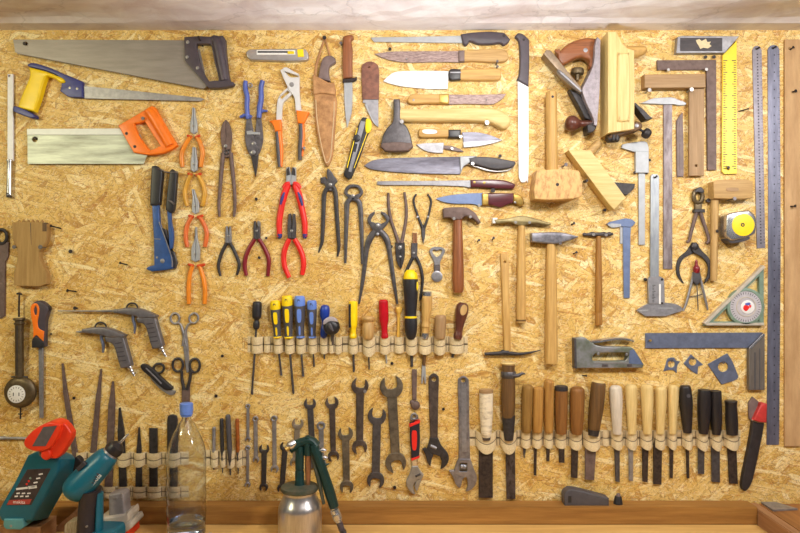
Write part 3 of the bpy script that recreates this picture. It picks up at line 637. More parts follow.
knife('paring_knife', 'dark bladed knife with black collar and a white oval on its wooden handle', 'knife', [(462, 132, 1), (477, 132), (490, 134.8), (502.6, 140, 1), (494, 142.6), (480, 145.6), (464, 147, 1), (463, 138)], KNIFEST,
    [(419.4, 128.6, 1), (440, 128.8), (449, 129, 1), (449, 137.2, 1), (430, 137.6), (420.4, 137.2), (418.2, 133)], OAK('x'), (('collar', EBONY('x'), plate(recty(448, 129.8, 460.8, 138.2), 1, 15, 4)), ('oval_mark', WHITE, plate(sm([(422, 131.4), (425, 129.8), (434, 130), (437, 131.8), (435, 134), (425, 134)]), 13.8, 14.8, .2)), ('cutting_edge', GREYST, plate(sm([(463.2, 142, 1), (480, 140.8), (502.4, 140, 1), (494, 142.8), (480, 145.8), (464, 147.2, 1)]), 6, 7.6, .3))))
knife('paring_knife', 'tiny bare knife without grips just below the paring knife with the oval mark', 'knife', [(416.2, 144.2, 1), (426, 142.8), (444, 142.4, 1), (443, 152.8, 1), (434, 152.4), (426, 150.8), (420, 147.4)], GREYST,
    [(443, 145, 1), (452, 145.6), (461, 149.2), (463.4, 151.6), (456, 151), (449, 149.8), (443, 148.4, 1)], GREYBR, hh=(2, 7), hb=1.5)
t = knife('chef_knife', 'big dark bladed chef knife with steel bolster, longest of the level knives', 'knife', [(364, 165.6, 1), (370, 161.4), (380, 158.8), (400, 157.6), (463, 156.4, 1), (460.6, 174, 1), (430, 173.6), (405, 172.6), (385, 171), (371, 169)], KNIFEST,
    [(468, 158, 1), (476, 157), (490, 157.2), (505, 159.6), (515.4, 161.6, 1), (514.2, 166), (507, 168.6), (498, 169.6), (490, 168.8), (480, 166), (470, 163.6, 1)], GREYP)
t.p('bolster', GALV, plate(sm([(459.6, 156.4, 1), (470, 156), (477, 156.2, 1), (471.6, 160), (468.6, 163.6), (463.6, 167), (460.4, 174, 1)]), 1, 13, 2.5))
t.p('tang_edge', RIVET, plate(sm([(466, 164.2, 1), (480, 167), (490, 169.8), (498, 170.6), (507, 169.8), (514.4, 166.4, 1), (508, 170.8), (498, 172), (488, 171), (478, 168)]), 3, 10, .6))
t = knife('boning_knife', 'slim knife with burgundy handle and two brass rivets', 'knife', [(377.6, 182.6, 1), (381, 181), (430, 180.6), (472, 180, 1), (472, 186, 1), (468.6, 187.4), (462, 186.2), (430, 185.2), (381, 184.8)], GREYST,
    [(470.6, 180, 1), (490, 179.4), (505, 180.6), (515.4, 184.2, 1), (513, 188.8), (505, 189), (490, 188.2), (478, 187.4), (470.6, 187.6, 1)], BURG)
t.p('rivet', BRASS, rivet(474.2, 182.6, 1.3, 14, .8)); t.p('rivet', BRASS, rivet(484, 183, 1.3, 14, .8)); t.p('lanyard_ring', RIVET, rivet(511, 186.4, 1.1, 13, .8))
t = knife('hunting_knife', 'short hunting knife with burgundy grip and brass ends, lowest of the level knives', 'knife', [(435.6, 198.8, 1), (442, 196.6), (455, 194.4), (470, 193.2), (483, 192.8, 1), (482.4, 205, 1), (479, 205.6), (472, 203.8), (455, 203.6), (444, 202)], BLUEGREY,
    [(487, 193.2, 1), (513.6, 193.2, 1), (513.4, 203, 1), (507, 205), (500, 207.6), (494, 206), (487, 204.6, 1)], BURG)
t.p('guard', BRASS, plate(recty(482, 193.6, 488.4, 205.2), 1, 15, 3)); t.p('pommel', BRASS, plate(sm([(513, 194, 1), (519, 194.6), (523, 198.6), (524, 204), (520.6, 206.4), (516, 204), (513, 202.6, 1)]), 1, 15, 4)); t.p('rivet', RIVET, rivet(515, 202.4, 1.4, 14, 1))
t = T('bread_knife', 'long white bladed knife hanging straight down with dark handle at the top', 'knife', 523, 105, 8)
t.p('blade', BLADE, plate(sm([(517.6, 78, 1), (528.6, 84, 1), (528.6, 174), (526.6, 180.4), (524, 182.2), (521, 181.6), (519.4, 178, 1)]) + teeth(519, 176, 518, 84, 30, 0), 4, 7, .5))
t.p('handle', PURP, plate(sm([(514.6, 37, 1), (518, 33.4), (523, 34.6), (529, 40, 1), (529.2, 60), (528.4, 86.6, 1), (516.6, 80, 1), (518.8, 75), (519.8, 60), (519, 45), (517.6, 40)]), 1, 14, 3.5))
t.p('handle_hole', NAILD, disc(523.4, 40.4, [(13.6, 1.3), (14.3, 1.3)], 12))
# ================================================================ planes, mallets (upper right)
t = T('bench_plane', 'iron bench plane hung on its side with reddish wooden handle', 'plane', 578, 85, 26)
t.p('body', mat('plane_iron', (160, 150, 156), .5, .35, .12, 130, None, (132, 124, 128), .15), plate(sm([(594.6, 40, 1), (597.8, 43, 1), (597, 90), (594.4, 128, 1), (591.4, 127, 1), (590.6, 120), (585.4, 109), (580.4, 96), (580.2, 90), (585.4, 80), (590.2, 69), (592, 57), (592.4, 48)]), 0, 50, 1.5))
t.p('handle', REDW('x'), plate(sm([(555.6, 49, 1), (558.8, 51.4), (566, 45.6), (575, 41), (586, 38.6), (595.2, 39.2, 1), (594.6, 49), (592.6, 60), (590.6, 70, 1), (588.6, 69, 1), (588.4, 62), (582, 58), (574, 60), (568, 63.4), (561.4, 67, 1), (557, 61.6), (556, 55)]), 14, 36, 8))
t.p('handle_bolt', GREYST, rivet(584.5, 51.4, 2.2, 35.6, 1.2))
t.p('cutter', COPPER if 0 else mat('worn_cutter', (146, 126, 104), .42, .5, .2, 70), plate([(542.2, 56), (545, 51.6), (549.6, 53), (556.4, 61), (568, 76), (579.6, 89.4), (579.4, 95.6), (571, 88), (561, 77.4), (552, 67.6)], 10, 44, 1.5))
t.p('lever_cap', GREYST, tube([(556, 72.6, 42), (559, 76, 43), (568, 84, 43), (579, 93.6, 42)], [1.4, 2.4, 2.4, 1.6], 43, 1.6))
t.p('frog', IRON, plate(sm([(568.6, 90, 1), (573, 92), (580, 96), (586, 110), (591, 121, 1), (584.4, 119, 1), (578, 107), (573, 98)]), 8, 34, 3))
t.p('adjuster', DBRASS, lathe((577.6, 68.6), (577.4, 74.8), [(0, 5.4), (.15, 6.2), (.85, 6.2), (1, 5)], 26), lathe((577.4, 74), (577, 80), [(0, 2.6), (1, 2)], 26))
t.p('front_knob', WALN('x'), lathe((565, 123.4), (591.5, 123.8), [(0, .3), (.03, 4), (.12, 7), (.27, 8), (.42, 6.6), (.55, 4), (.7, 3.2), (.85, 3.6), (1, 4)], 26, 1, 20))
t.p('toe', IRON, plate(sm([(585, 126.5, 1), (592, 124, 1), (594.6, 127.6), (591.6, 133), (586, 134.4, 1)]), 4, 44, 3))
# wooden plane
t = T('wooden_plane', 'pale wooden plane with a horn, standing out thick from the board', 'plane', 620, 85, 66)
bd = t.p('body', PALEW(), plate([(608, 31.5), (617, 31.5), (619, 37), (622.4, 43.5), (628, 48.4), (634.4, 50.4), (634.6, 106), (634.4, 129), (608.2, 133)], 2, 68, 1.6))
t.p('raised_panel', PALEW(), plate(sm([(617, 58), (619.6, 53.6), (626.6, 53.2), (629.4, 58), (629.8, 116), (627, 121.4), (619.4, 121.6), (616.8, 116)]), 64, 73, 5.4))
t.p('horn', OAK('x'), lathe((628, 51), (651.5, 45), [(0, 7.6), (.3, 7), (.6, 5.8), (.85, 4.6), (.96, 3), (1, 1)], (42, 34), 1, 16))
t.p('cutter', IRON, plate(sm([(635, 101.6, 1), (637.2, 101.4, 1), (645, 108), (651.6, 114.6), (655, 117, 1), (648, 118.8, 1), (642.6, 112)]), 22, 56, 1))
t.p('wedge', DARKW('x'), plate(sm([(612, 131.5, 1), (626, 127.5), (634, 122.6), (639, 119.4), (644.6, 121.4), (645, 126), (641, 129), (630, 132), (618, 136), (611, 137, 1)]), 14, 50, 4))
t.p('adjusting_screw', GREYST, rivet(639.4, 124, 1.9, 50, 1))
t.p('thumb_screw', IRON, lathe((644, 127), (654, 133.4), [(0, 1.4), (.3, 1.5), (.42, 4.8), (.8, 5.2), (1, 3.4)], 40))
t.p('sole_bolt', IRON, lathe((611, 136.6), (622.4, 135.4), [(0, 4), (.4, 4.6), (.9, 4.4), (1, 3.4)], 38), plate(recty(615, 133.4, 617, 139), 44, 52, .4), plate(recty(618.6, 133.4, 620.6, 139), 44, 52, .4))
# big mallet
t = T('carpenter_mallet', 'heavy blocky wooden mallet hanging head down with speckled face', 'mallet', 556, 160, 50)
MALF = mat('speckled_mallet_wood', (214, 174, 112), .65, 0, .1, 70, (2., 1, 1), (186, 138, 86), .2, 9, .38, .56)
t.p('head', MALF, plate(sm([(536, 170.8, 1), (556, 169.8), (575, 170.6), (579, 173.6), (581, 184), (581.2, 194), (578, 198), (566, 199.6), (548, 200.4), (534, 199.4, 1), (532.8, 192, 1), (534.6, 180)]), 2, 62, 3), label='blocky speckled head')
t.p('handle', OAK(), lathe((553.4, 89), (554.4, 171), [(0, 3.8), (.012, 5), (.05, 5.6), (.4, 5.7), (.8, 5.8), (1, 5.8)], 28, 1))
t.p('hanging_hole', NAILD, disc(553.6, 95.6, [(38, 1.3), (42.6, 1.3)], 10)); t.p('peg', NAILD, disc(556.5, 185, [(60, 1.8), (63.4, 1.6)], 10))
# pale mallet head on the slant
t = T('wooden_mallet', 'pale slanted wooden mallet right of the speckled mallet', 'mallet', 595, 180, 40)
t.p('head', PALEW('x'), plate([(568.4, 150.2), (590.6, 150), (626, 197.6), (614.4, 210), (608, 203)], 4, 44, 2.2), label='pale slanted block')
t.p('handle', TANW('x'), lathe((584, 160), (602, 140.5), [(0, 4.4), (.9, 4.2), (1, 3)], 20))
t.p('peg', NAILD, disc(587, 180.6, [(18, 1.4), (44.5, 1.4)], 10))
t = T('steel_wedge', 'dark steel wedge poking out from behind the pale slanted mallet', 'wedge', 624, 188, 8, single=True)
t.p('steel_wedge', IRON, plate([(612, 182.4), (634.4, 184), (633, 189), (626, 195.6), (616, 192)], 1, 16, 1.2))

# ================================================================ squares and rules
t = T('try_square', 'try square with dark stock and bright yellow rule blade', 'try square', 710, 100, 8)
YR = mat('yellow_rule_paint', (250, 216, 10), .4, 0, .04, 40)
t.p('stock', GREYST, plate([(676.4, 37.8), (681, 36.6), (738, 37), (723.6, 53.8), (675, 54.2)], 1, 16, 1.2))
ins = t.p('stock_inlay', mat('worn_black_paint', (50, 44, 48), .5, 0, .3, 40, (1, 1, 3), (70, 62, 64)), plate(recty(679, 38.8, 721, 52), 15.8, 16.6, .2))
t.p('worn_patch', CREAM, plate([(694.6, 41.2), (698, 40), (700.4, 42), (704.6, 39.8), (706, 43), (709.6, 42.6), (708, 45), (710.2, 47), (706.6, 49.4), (702, 48.6), (699, 50), (697.2, 46.4), (695.6, 44)], 16.4, 16.9, .1), parent=ins)
bl = t.p('blade', YR, plate([(723, 55), (737, 40.5), (737.2, 173.6), (724.8, 174), (722.2, 171.4)], 5, 8, .4, [circ(728.4, 168.6, 1.5)]))
tk = []
for i in range(47):
    y = 60 + i * 2.35; L = 4.2 if i % 5 == 0 else 2.4
    tk += [plate(recty(723.4, y, 723.4 + L, y + .8), 7.8, 8.15, 0), plate(recty(736.2 - L, y, 736.2, y + .8), 7.8, 8.15, 0)]
t.p('graduation_marks', INK, *tk, parent=bl)
one('steel_square', 'brown rusted iron L shaped square under the yellow try square', 'square', 690, 100, RUST, plate([(657, 60.4), (716, 60), (716.2, 170), (707.4, 170.2), (706.2, 70), (657.2, 70.2)], 2, 8, .6))
t = T('wooden_square', 'wooden square with thick pale stock and brown hanging blade', 'square', 680, 110, 14)
t.p('stock', BROWNW('x'), plate([(643, 75.6), (703.6, 75), (703.8, 88.6), (643, 89)], 1, 26, 1.6))
t.p('blade', BROWNW(), plate([(689.4, 87), (704.4, 87), (704, 175.4), (689.2, 175.8)], 8, 15, .6, [circ(696.4, 165.6, 1.3)]))
def ruler(name, label, pts, x0, x1, y0, y1, m, n, dx=0, marks=None, d=3):
    t = T(name, label, 'ruler', (x0 + x1) / 2, (y0 + y1) / 2, d)
    t.p('rule', m, plate(pts, .5, 2.5, .3))
    sh = []
    for i in range(n):
        f = (i + .5) / n; y = y0 + (y1 - y0) * f; xo = dx * f
        sh += marks(x0 + xo, x1 + xo, y, i)
    t.p('graduation_marks', INK, *sh)
    return t
ruler('steel_ruler', 'narrow steel ruler with a row of dark marks, hung slightly askew', sm([(752.6, 50, 1), (754.4, 46.6), (757.4, 45.6), (760.4, 46.6), (762, 50, 1), (765.6, 248, 1), (757.2, 248.4, 1)]) , 753, 762, 52, 244, mat('worn_ruler_steel', (132, 126, 134), .45, .5, .14, 60), 62, 3.6,
    lambda a, b, y, i: [plate(recty((a + b) / 2 - .6, y, (a + b) / 2 + .8, y + 1.3), 2.4, 2.65, 0)] + [plate(recty(b - 1.6, y, b - .4, y + .4), 2.4, 2.65, 0)])
ruler('steel_ruler', 'long wide steel ruler reaching down to the red topped knife', sm([(768, 50, 1), (770, 46.2), (774, 44.8), (778, 46.2), (779.8, 50, 1), (781, 240), (779.4, 445, 1), (767, 445, 1), (768.6, 240)]), 768.6, 780.4, 52, 440, mat('blue_ruler_steel', (118, 119, 136), .42, .5, .16, 26, (3, 3, .6), (92, 92, 108)), 90, 0,
    lambda a, b, y, i: [plate(recty(b - (2.6 if i % 5 == 0 else 1.5), y, b - .3, y + .45), 2.4, 2.65, 0)] + ([plate(recty((a + b) / 2 - .5, y, (a + b) / 2 + .6, y + 1.4), 2.4, 2.65, 0)] if i % 2 == 0 else []))
t = T('scriber', 'slim brown scriber with blade tip, left of the wooden square', 'scriber', 680, 145, 5, single=True)
# ---- calipers
t.p('scriber', GREYBR, plate(sm([(676.6, 121, 1), (679.4, 116), (682.8, 112.4, 1), (683.6, 140), (683.8, 174), (682.4, 176.4), (678.6, 176.4), (677.2, 174), (676.8, 140)]), 1, 6, .8), plate(recty(679.2, 117.6, 681.8, 136), 5.6, 6.6, .4), plate(recty(679.4, 143, 681, 170), 5.6, 6.6, .4))
t = T('vernier_caliper', 'old rusty long stemmed caliper with T shaped head', 'caliper', 666, 180, 6)
t.p('stem', mat('rusty_stem', (142, 132, 134), .5, .45, .2, 50, (2, 2, .5), (98, 84, 84)), plate([(664, 104), (672.6, 104), (672.8, 269), (663.8, 269)], 2, 6, .5))
t.p('jaw', GALV, plate(sm([(640.6, 103.4, 1), (646, 101), (653, 98.4), (662, 97.6), (672, 97.4), (678, 99.6), (684, 101.8), (686.4, 103.2, 1), (685, 105), (678, 105.4), (674, 104.4), (662, 104.4), (652, 103.8)]), 2, 9, .8))
t = T('vernier_caliper', 'bright white metal caliper with jaw pointing left at its top', 'caliper', 640, 190, 7)
t.p('beam', GALV, plate([(638.8, 150), (645.6, 150), (645.4, 244.8), (639.2, 244.8)], 3, 7, .6))
t.p('jaw', GALV, plate(sm([(621.4, 148, 1), (623, 144.2), (632, 142.6), (641, 141.4), (646.4, 142), (648.6, 147), (648.8, 152, 1), (634.6, 152, 1), (632, 151.4)]), 2, 10, 1))
sl = t.p('slider', GALV, plate([(635.2, 151.6), (648.6, 151.6), (648.6, 173), (635.2, 173)], 2, 12, 1))
t.p('locking_screw', NAILD, rivet(649.6, 160, 1.4, 9, 2), rivet(634.6, 172.6, 1.4, 9, 2), rivet(646.6, 172.8, 1.4, 9, 2), parent=sl)
t = T('vernier_caliper', 'blue grey steel caliper right of the small tack hammer', 'caliper', 624, 255, 6)
t.p('beam', BLUEGREY, plate([(623, 224), (630.8, 224), (630, 298), (624, 298)], 3, 6, .5))
t.p('jaw', BLUEGREY, plate([(607, 223.8), (609.6, 221.8), (620, 219.4), (626, 218.2), (632, 219.4), (635.6, 222.4), (633, 225.8), (630.4, 227.4), (621.6, 226.4), (613, 227.6), (608, 225.6)], 2, 8, .8))
t.p('slider', GALV, plate([(620.6, 225), (632, 226), (629.6, 244), (620.4, 243.6)], 1, 4, .5))
t.p('jaw_edge', GALV, plate([(607.4, 224.2), (612, 223.4), (621, 224), (621, 226.6), (613, 227.8), (608.4, 225.8)], 7.6, 8.6, .2), label='bright lower jaw edge')
t = T('vernier_caliper', 'large steel vernier caliper hung upside down with long upright beam', 'caliper', 657, 250, 7)
t.p('beam', mat('beam_steel', (158, 162, 166), .4, .5, .1, 40, (2, 2, .5), (128, 132, 140)), plate([(651, 176), (653, 174), (657.4, 174), (659.4, 176), (659.2, 280), (650.4, 280)], 3, 8, .5, [circ(655.4, 177.6, .9)]))
sl = t.p('slider', mat('slider_steel', (156, 154, 158), .4, .5, .12, 60), plate([(647.8, 279), (650, 276.6), (660, 276.4), (663.8, 278.6), (664.6, 304), (648.4, 304)], 2, 12, 1))
t.p('vernier_scale', WHITE, plate(recty(658.6, 284, 660.4, 304), 11.8, 12.4, .1), parent=sl)
t.p('graduation_marks', INK, *[plate(recty(652, 285 + i * 1.5, 652 + (3 if i % 4 == 0 else 1.8), 285.5 + i * 1.5), 11.8, 12.3, 0) for i in range(12)], parent=sl)
t.p('locking_screw', NAILD, rivet(645.4, 279.6, 1.8, 8, 2), rivet(661.6, 279.4, 1.3, 12, 1), rivet(661.6, 303, 1.1, 12, 1), parent=sl)
t.p('jaw', GREYST, plate(sm([(636.6, 310.6, 1), (643, 306.4), (650, 303.4), (662, 302.6), (674, 303.6), (680, 306), (683, 308.6, 1), (681, 311.4), (674, 313.6), (666, 316.4, 1), (645.4, 316.4, 1)]), 2, 10, 1))
t.p('jaw_edge', GALV, plate([(637, 310.2), (648, 309.6), (648, 311), (640, 311.4)], 9.6, 10.6, .2), plate(recty(658, 307.6, 673, 308.6), 9.6, 10.3, .1))

# ================================================================ dividers, little pincers, tape
t = T('pincers', 'small brown pincers with round jaws and thin spread legs', 'pincers', 698, 215, 6)
t.p('jaw', DBRASS, ring(698, 196.4, 4.4, 2.3, 6.4, 7), plate(sm([(695, 202), (698, 204), (701.4, 202), (701.2, 212), (695.6, 212)]), 2, 9, 1.5))
t.p('jaw_tip', IRON, plate(sm([(693.6, 192), (696, 188.6), (700.6, 187.4), (703.6, 191.6), (701, 193.2), (697.4, 192.4)]), 6, 13, 1.5))
t.p('collar', IRON, plate([(693.4, 209.4), (704.2, 209.2), (704.2, 212.4), (693.4, 212.4)], 1, 13, 1.2))
t.p('leg', RUST, tube([(696.8, 212), (694, 222), (691, 233), (689.4, 240), (687, 242.4)], [2, 1.9, 1.7, 1.6, 1.3], 6)); t.p('leg', RUST, tube([(700.4, 212), (703.6, 222), (707, 232), (709, 240), (706.6, 243.6)], [2, 1.9, 1.7, 1.7, 1.4], 6))
t = T('outside_calipers', 'black bow legged calipers below the small brown pincers', 'calipers', 694, 262, 6)
t.p('leg', IRON, plate(sm([(692.6, 242.4, 1), (696.4, 242.4, 1), (697, 250), (692, 254), (684, 258.6), (680.2, 266), (680.6, 275), (684.6, 283.6, 1), (682, 282), (677.4, 275), (676.8, 265), (680, 257), (687, 251)]), 1, 5, .8))
t.p('leg', IRON, plate(sm([(692.6, 242.4, 1), (696.4, 242.4, 1), (701, 250), (707, 256), (711, 264), (710.6, 275), (706.4, 281.6), (703.6, 284, 1), (707.2, 275), (707.6, 266), (703.6, 259), (698, 255), (692, 251)]), 4, 9, .8))
t.p('joint', IRON, disc(694.6, 246.4, [(0, 3.6), (10, 3.6), (12, 2.4)], 14))
t = T('compass', 'small drawing compass with dark red knob and thin steel legs', 'compass', 697, 285, 10)
t.p('knob', MAROON, lathe((696.6, 259.6), (696.8, 273), [(0, .8), (.15, 1.4), (.4, 1.6), (.55, 3), (.7, 3.4), (.9, 3), (1, 2.4)], 12))
t.p('hinge', DARKST, plate(sm([(693.4, 272, 1), (700.2, 272, 1), (701, 280), (698, 284.6), (695.6, 284.6), (692.6, 280)]), 6, 15, 2))
t.p('leg', GREYST, tube([(694.4, 273), (691, 287), (686.6, 304), (683.4, 311)], [1.4, 1.3, 1.2, .7], 10)); t.p('leg', GREYST, tube([(699.4, 273), (703, 287), (706.8, 303), (708.4, 310)], [1.4, 1.3, 1.2, .9], 10))
t.p('adjusting_bar', DARKST, tube([(690, 296.4), (697, 296), (703, 294)], .5, 10, 1, 6), tube([(697.6, 282), (698.4, 298), (699, 310)], .6, 9, 1, 6))
t = T('wooden_mallet', 'small tan wooden mallet above the tape measure', 'mallet', 730, 215, 30)
hd = t.p('head', TANW('x'), plate([(713.4, 181.6), (718, 179.8), (746, 179), (753, 181.4), (753, 197.8), (745, 199), (714, 198.4)], 2, 32, 2), label='tan mallet head')
t.p('tenon', BROWNW('x'), plate(sm([(726, 189.4), (728, 187.8), (737, 187.8), (738.8, 189.4), (737, 191.2), (728, 191.2)]), 31.6, 33, .3), parent=hd)
t.p('handle', TANW(), lathe((718.4, 197), (717.4, 279), [(0, 4), (.5, 3.7), (.98, 3.4), (1, 2.6)], 12))
t = T('tape_measure', 'chrome tape measure with round yellow label', 'tape measure', 742, 225, 45)
t.p('case', CHROME, plate(sm([(727.4, 215.4, 1), (732, 212.6), (750, 209.8, 1), (755.6, 215), (757.6, 222), (756.4, 233, 1), (750, 236.6), (734, 240.4), (730, 239, 1), (727.2, 234)]), 1, 44, 5))
dk = t.p('label_disc', YEL, disc(743.6, 224.8, [(43.6, 11.2), (45, 11.2), (45.2, 10.6)], 30), label='round yellow label')
t.p('hub', DKPRINT, ring(743, 224.8, 1.4, .6, h=45.2), parent=dk)
t.p('belt_clip', GREYP, plate(sm([(729, 235, 1), (736, 238.6), (752, 235.6, 1), (751, 239.6), (735, 243.4), (729.6, 240, 1)]), 3, 36, 2))
# angle finder triangle
t = T('angle_finder', 'triangular angle finder with round grey dial', 'angle finder', 742, 300, 9)
def tri(w): return [(703.8, 325.6), (763.8, 266.4), (763.8, 325.6)]
t.p('frame', GREENP, plate([(703.8, 325.6), (763.8, 266.4), (763.8, 325.6)], 1, 11, .8, [[(713, 321.6), (759.2, 276), (759.2, 321.6)]]), label='grey green triangular frame')
t.p('edge_rail', PALEFR, plate(strip(704.2, 324, 763.4, 266.2, 1.5), 1, 15, .8), plate(strip(706, 324, 763.6, 324, 1.4), 1, 14, .8), label='pale worn edge')
dl = t.p('dial_housing', GREENP, disc(745.3, 306.6, [(1, 18.6), (13, 18.6), (14, 17.6), (14, 15.8), (12.4, 15.6)], 36))
fc = t.p('dial_face', DIALGREY, disc(745.3, 307, [(11, 15.8), (12.8, 15.8)], 36), parent=dl)
t.p('dial_ring', BEIGE, ring(745.6, 306.6, 9.6, .5, h=13), parent=dl); t.p('dial_centre', WHITE, disc(747, 307, [(12.6, 6.8), (14.4, 6.6), (14.8, 5.8)], 24), parent=dl)
t.p('dial_emblem', RED, plate(sm([(742.4, 309), (743, 305.6), (746, 305), (748.4, 307.4), (745.4, 311)]), 14.6, 15.2, .1), plate(sm([(748, 304.4), (750.4, 305.6), (749, 308)]), 14.6, 15.2, .1), parent=dl, label='red part of the dial centre'); t.p('dial_emblem', BLUEH, plate(sm([(744, 303.6), (748, 302.4), (749.6, 304), (746, 305.4)]), 14.6, 15.3, .1), parent=dl, label='blue part of the dial centre')
t.p('dial_marks', INK, *[plate(strip(745.3 + 12.6 * math.cos(a), 307 + 12.6 * math.sin(a), 745.3 + 14.8 * math.cos(a), 307 + 14.8 * math.sin(a), .22), 12.6, 13.1, 0) for a in [i * pi / 18 for i in range(36)]], parent=dl)
# bevel square
t = T('mitre_square', 'steel square with long blue grey blade above the three holed plates', 'square', 710, 345, 7)
t.p('blade', BLUEST, plate([(645.8, 333.2), (763.4, 332.6), (748.4, 348), (645.8, 348.4)], 3, 6, .5, [circ(650.4, 341, 1)]))
t.p('stock', mat('stock_steel', (118, 110, 102), .5, .4, .15, 60, (4, 4, .5)), plate([(748, 349), (763.6, 333.4), (763.6, 389.6), (748, 389.8)], 1, 14, 1))
t.p('mitre_edge', CHROME, plate(strip(748.4, 348.6, 763, 333.8, 1.1), 13, 15, .5))
t.p('stock_groove', GREYP, plate(recty(753, 352, 754.4, 389), 13.6, 14.4, .1), plate(recty(758, 348, 759, 389), 13.6, 14.4, .1))
# three plates
HP = 'small holed steel plates'
one('holed_plate', 'small four pronged steel washer plate, leftmost of the holed plates', 'plate', 671.5, 364, BLUEST, plate(sm([(664, 371.4, 1), (666, 365), (668, 359), (674, 357.6), (676.4, 360.6), (680.6, 361.4, 1), (677.6, 366), (677, 373.4, 1), (674, 370.6), (670, 370)]), 1, 4, .4, [circ(671.6, 364.2, 3.7)]))
one('holed_plate', 'dark notched steel plate in the middle of the holed plates', 'plate', 693, 364, BLUEST, plate([(684, 363.8), (691.2, 354.4), (697, 359.4), (703.6, 364.8), (698.6, 366.4), (697.8, 374.4), (692.4, 371.4)], 1, 4, .4, [circ(693, 361.8, 4)]))
one('holed_plate', 'largest square steel plate with round hole, below the long blue grey blade', 'plate', 723, 369, BLUEST, plate(sm([(708, 364.4, 1), (727.6, 353.4, 1), (733, 362), (738.8, 376.6, 1), (736, 380), (722, 384.6, 1), (719.4, 381)]), 1, 4, .4, [circ(723.4, 367, 5.1, 22)]))
# staple gun
t = T('staple_gun', 'metal staple gun with open grip lying level under the hammers', 'staple gun', 608, 353, 14)
SG = mat('staple_gun_metal', (150, 150, 156), .38, .5, .2, 30, None, (112, 118, 100))
t.p('body', SG, plate(sm([(573.6, 338, 1), (583.6, 337.2), (588, 340), (592, 342.6), (600, 346), (630, 346.8, 1), (634, 350), (642.8, 364, 1), (641.6, 367.4, 1), (574.6, 367.8, 1)]), 1, 22, 2, [sm([(592, 356), (594.6, 353.2), (600, 352.4), (624, 352.2), (628, 354, 1), (625, 360.4, 1), (610, 361), (593, 361.2, 1), (591.4, 359)])]))
t.p('nose_plate', DARKST, plate([(573.2, 338), (575.4, 338), (576, 368), (573.6, 368)], 0, 23, .6))
t.p('lever', CHROME, tube([(588.5, 341.6), (598, 341), (612, 338.8), (624, 338.6), (633.6, 341)], [1.8, 2.1, 1.9, 1.7, 1.2], 14, 1.8))
t.p('grip_base', RIVET, plate(recty(593, 361.8, 631, 363.2), 21.4, 22.6, .3)); t.p('pin', RIVET, rivet(597.4, 353.4, 1.5, 22, 1), rivet(625.6, 354, 1.4, 22, 1))
t.p('toe_cap', BLUEGREY, plate([(628.6, 350), (632.6, 349), (642.2, 364.4), (627.6, 363)], 21, 23, .6))
t.p('latch', NAILM, plate(recty(601, 363.6, 607, 366.2), 21.6, 23.4, .5), plate(recty(626, 363.6, 631, 366.2), 21.6, 23.4, .5))

# ================================================================ hammers
t = T('claw_hammer', 'claw hammer with rusty head and glossy reddish handle', 'hammer', 459, 245, 16)
t.p('head', RUST, plate(sm([(442.8, 209, 1), (447, 207.8), (464, 207.4), (470, 209.6), (476, 214.4), (480.6, 222.6, 1), (478.4, 224.2, 1), (473.6, 219.4), (468, 216.6), (464, 217), (461, 219.4), (453, 219.6), (450, 218), (443, 218, 1)]), 4, 28, 3))
t.p('handle', REDW(), lathe((457.8, 217), (458.4, 292.6), [(0, 4.4), (.1, 4.5), (.4, 5.2), (.7, 5.7), (.93, 5.6), (1, 4.6)], 16, .85))
t = T('slaters_hammer', 'brassy hammer with long thin pointed head on a pale handle', 'hammer', 521, 270, 16)
t.p('head', mat('brassy_head', (150, 134, 92), .42, .5, .18, 80), plate(sm([(494, 219.6, 1), (505, 218.8), (516, 216.6), (522, 215.8), (528, 216.8), (540, 220), (551.4, 223.4, 1), (548, 225.4), (536, 223.6), (528, 224.4), (524, 225.6), (516, 225), (510, 222.6), (496, 224, 1)]), 6, 24, 3))
t.p('tip', WHITE, plate(recty(492.6, 217.8, 497.4, 223.4), 8, 22, 1.5), label='pale square face')
t.p('handle', OAK(), lathe((521.8, 224.6), (521.4, 322), [(0, 3.4), (.1, 3.8), (.5, 4.5), (.96, 4.9), (1, 4.4)], 15, .9))
t.p('ferrule', DARKW('x'), lathe((521.4, 319.6), (521.4, 322.4), [(0, 5), (1, 4.7)], 15, .9))
t = T('joiner_hammer', 'cross peen hammer with bright steel head and thick pale handle', 'hammer', 552, 295, 18)
t.p('head', mat('hammer_steel', (156, 154, 162), .38, .6, .25, 60, None, (110, 108, 116), .2), plate(sm([(531, 233, 1), (545, 232.4), (556, 232.2), (566, 233.4), (578.4, 236.6, 1), (572, 239.6), (562, 242.4), (556, 244), (547, 243.6), (531.4, 242, 1)]), 4, 30, 3.5))
t.p('handle', OAK(), lathe((551.6, 243), (551.6, 362), [(0, 4.6), (.1, 5), (.3, 5.6), (.7, 6.2), (.99, 6.5), (1, 6)], 17, .85))
t = T('tack_hammer', 'tiny dark headed tack hammer on a slim honey brown handle', 'hammer', 599, 280, 10)
t.p('head', DARKST, lathe((583, 234.4), (613.6, 234), [(0, 1.2), (.06, 1.9), (.14, 1.3), (.3, 2.6), (.42, 2), (.6, 2), (.7, 2.4), (.78, 1.6), (.86, 2.4), (.93, 1.6), (1, .5)], 10))
t.p('handle', HONEY(), lathe((598.8, 236), (599, 325), [(0, 2.4), (.1, 2.8), (.4, 3.3), (.8, 3.6), (.86, 3.2), (.9, 3.6), (.99, 3.6), (1, 3)], 10, .9))
t = T('pick_hammer', 'small pick headed hammer hanging head down with long pale handle', 'hammer', 506, 310, 10)
t.p('handle', OAK(), plate([(500.4, 253.4), (508.4, 253.2), (511, 352), (504, 352)], 2, 16, 3, [circ(504.6, 262, 1)]))
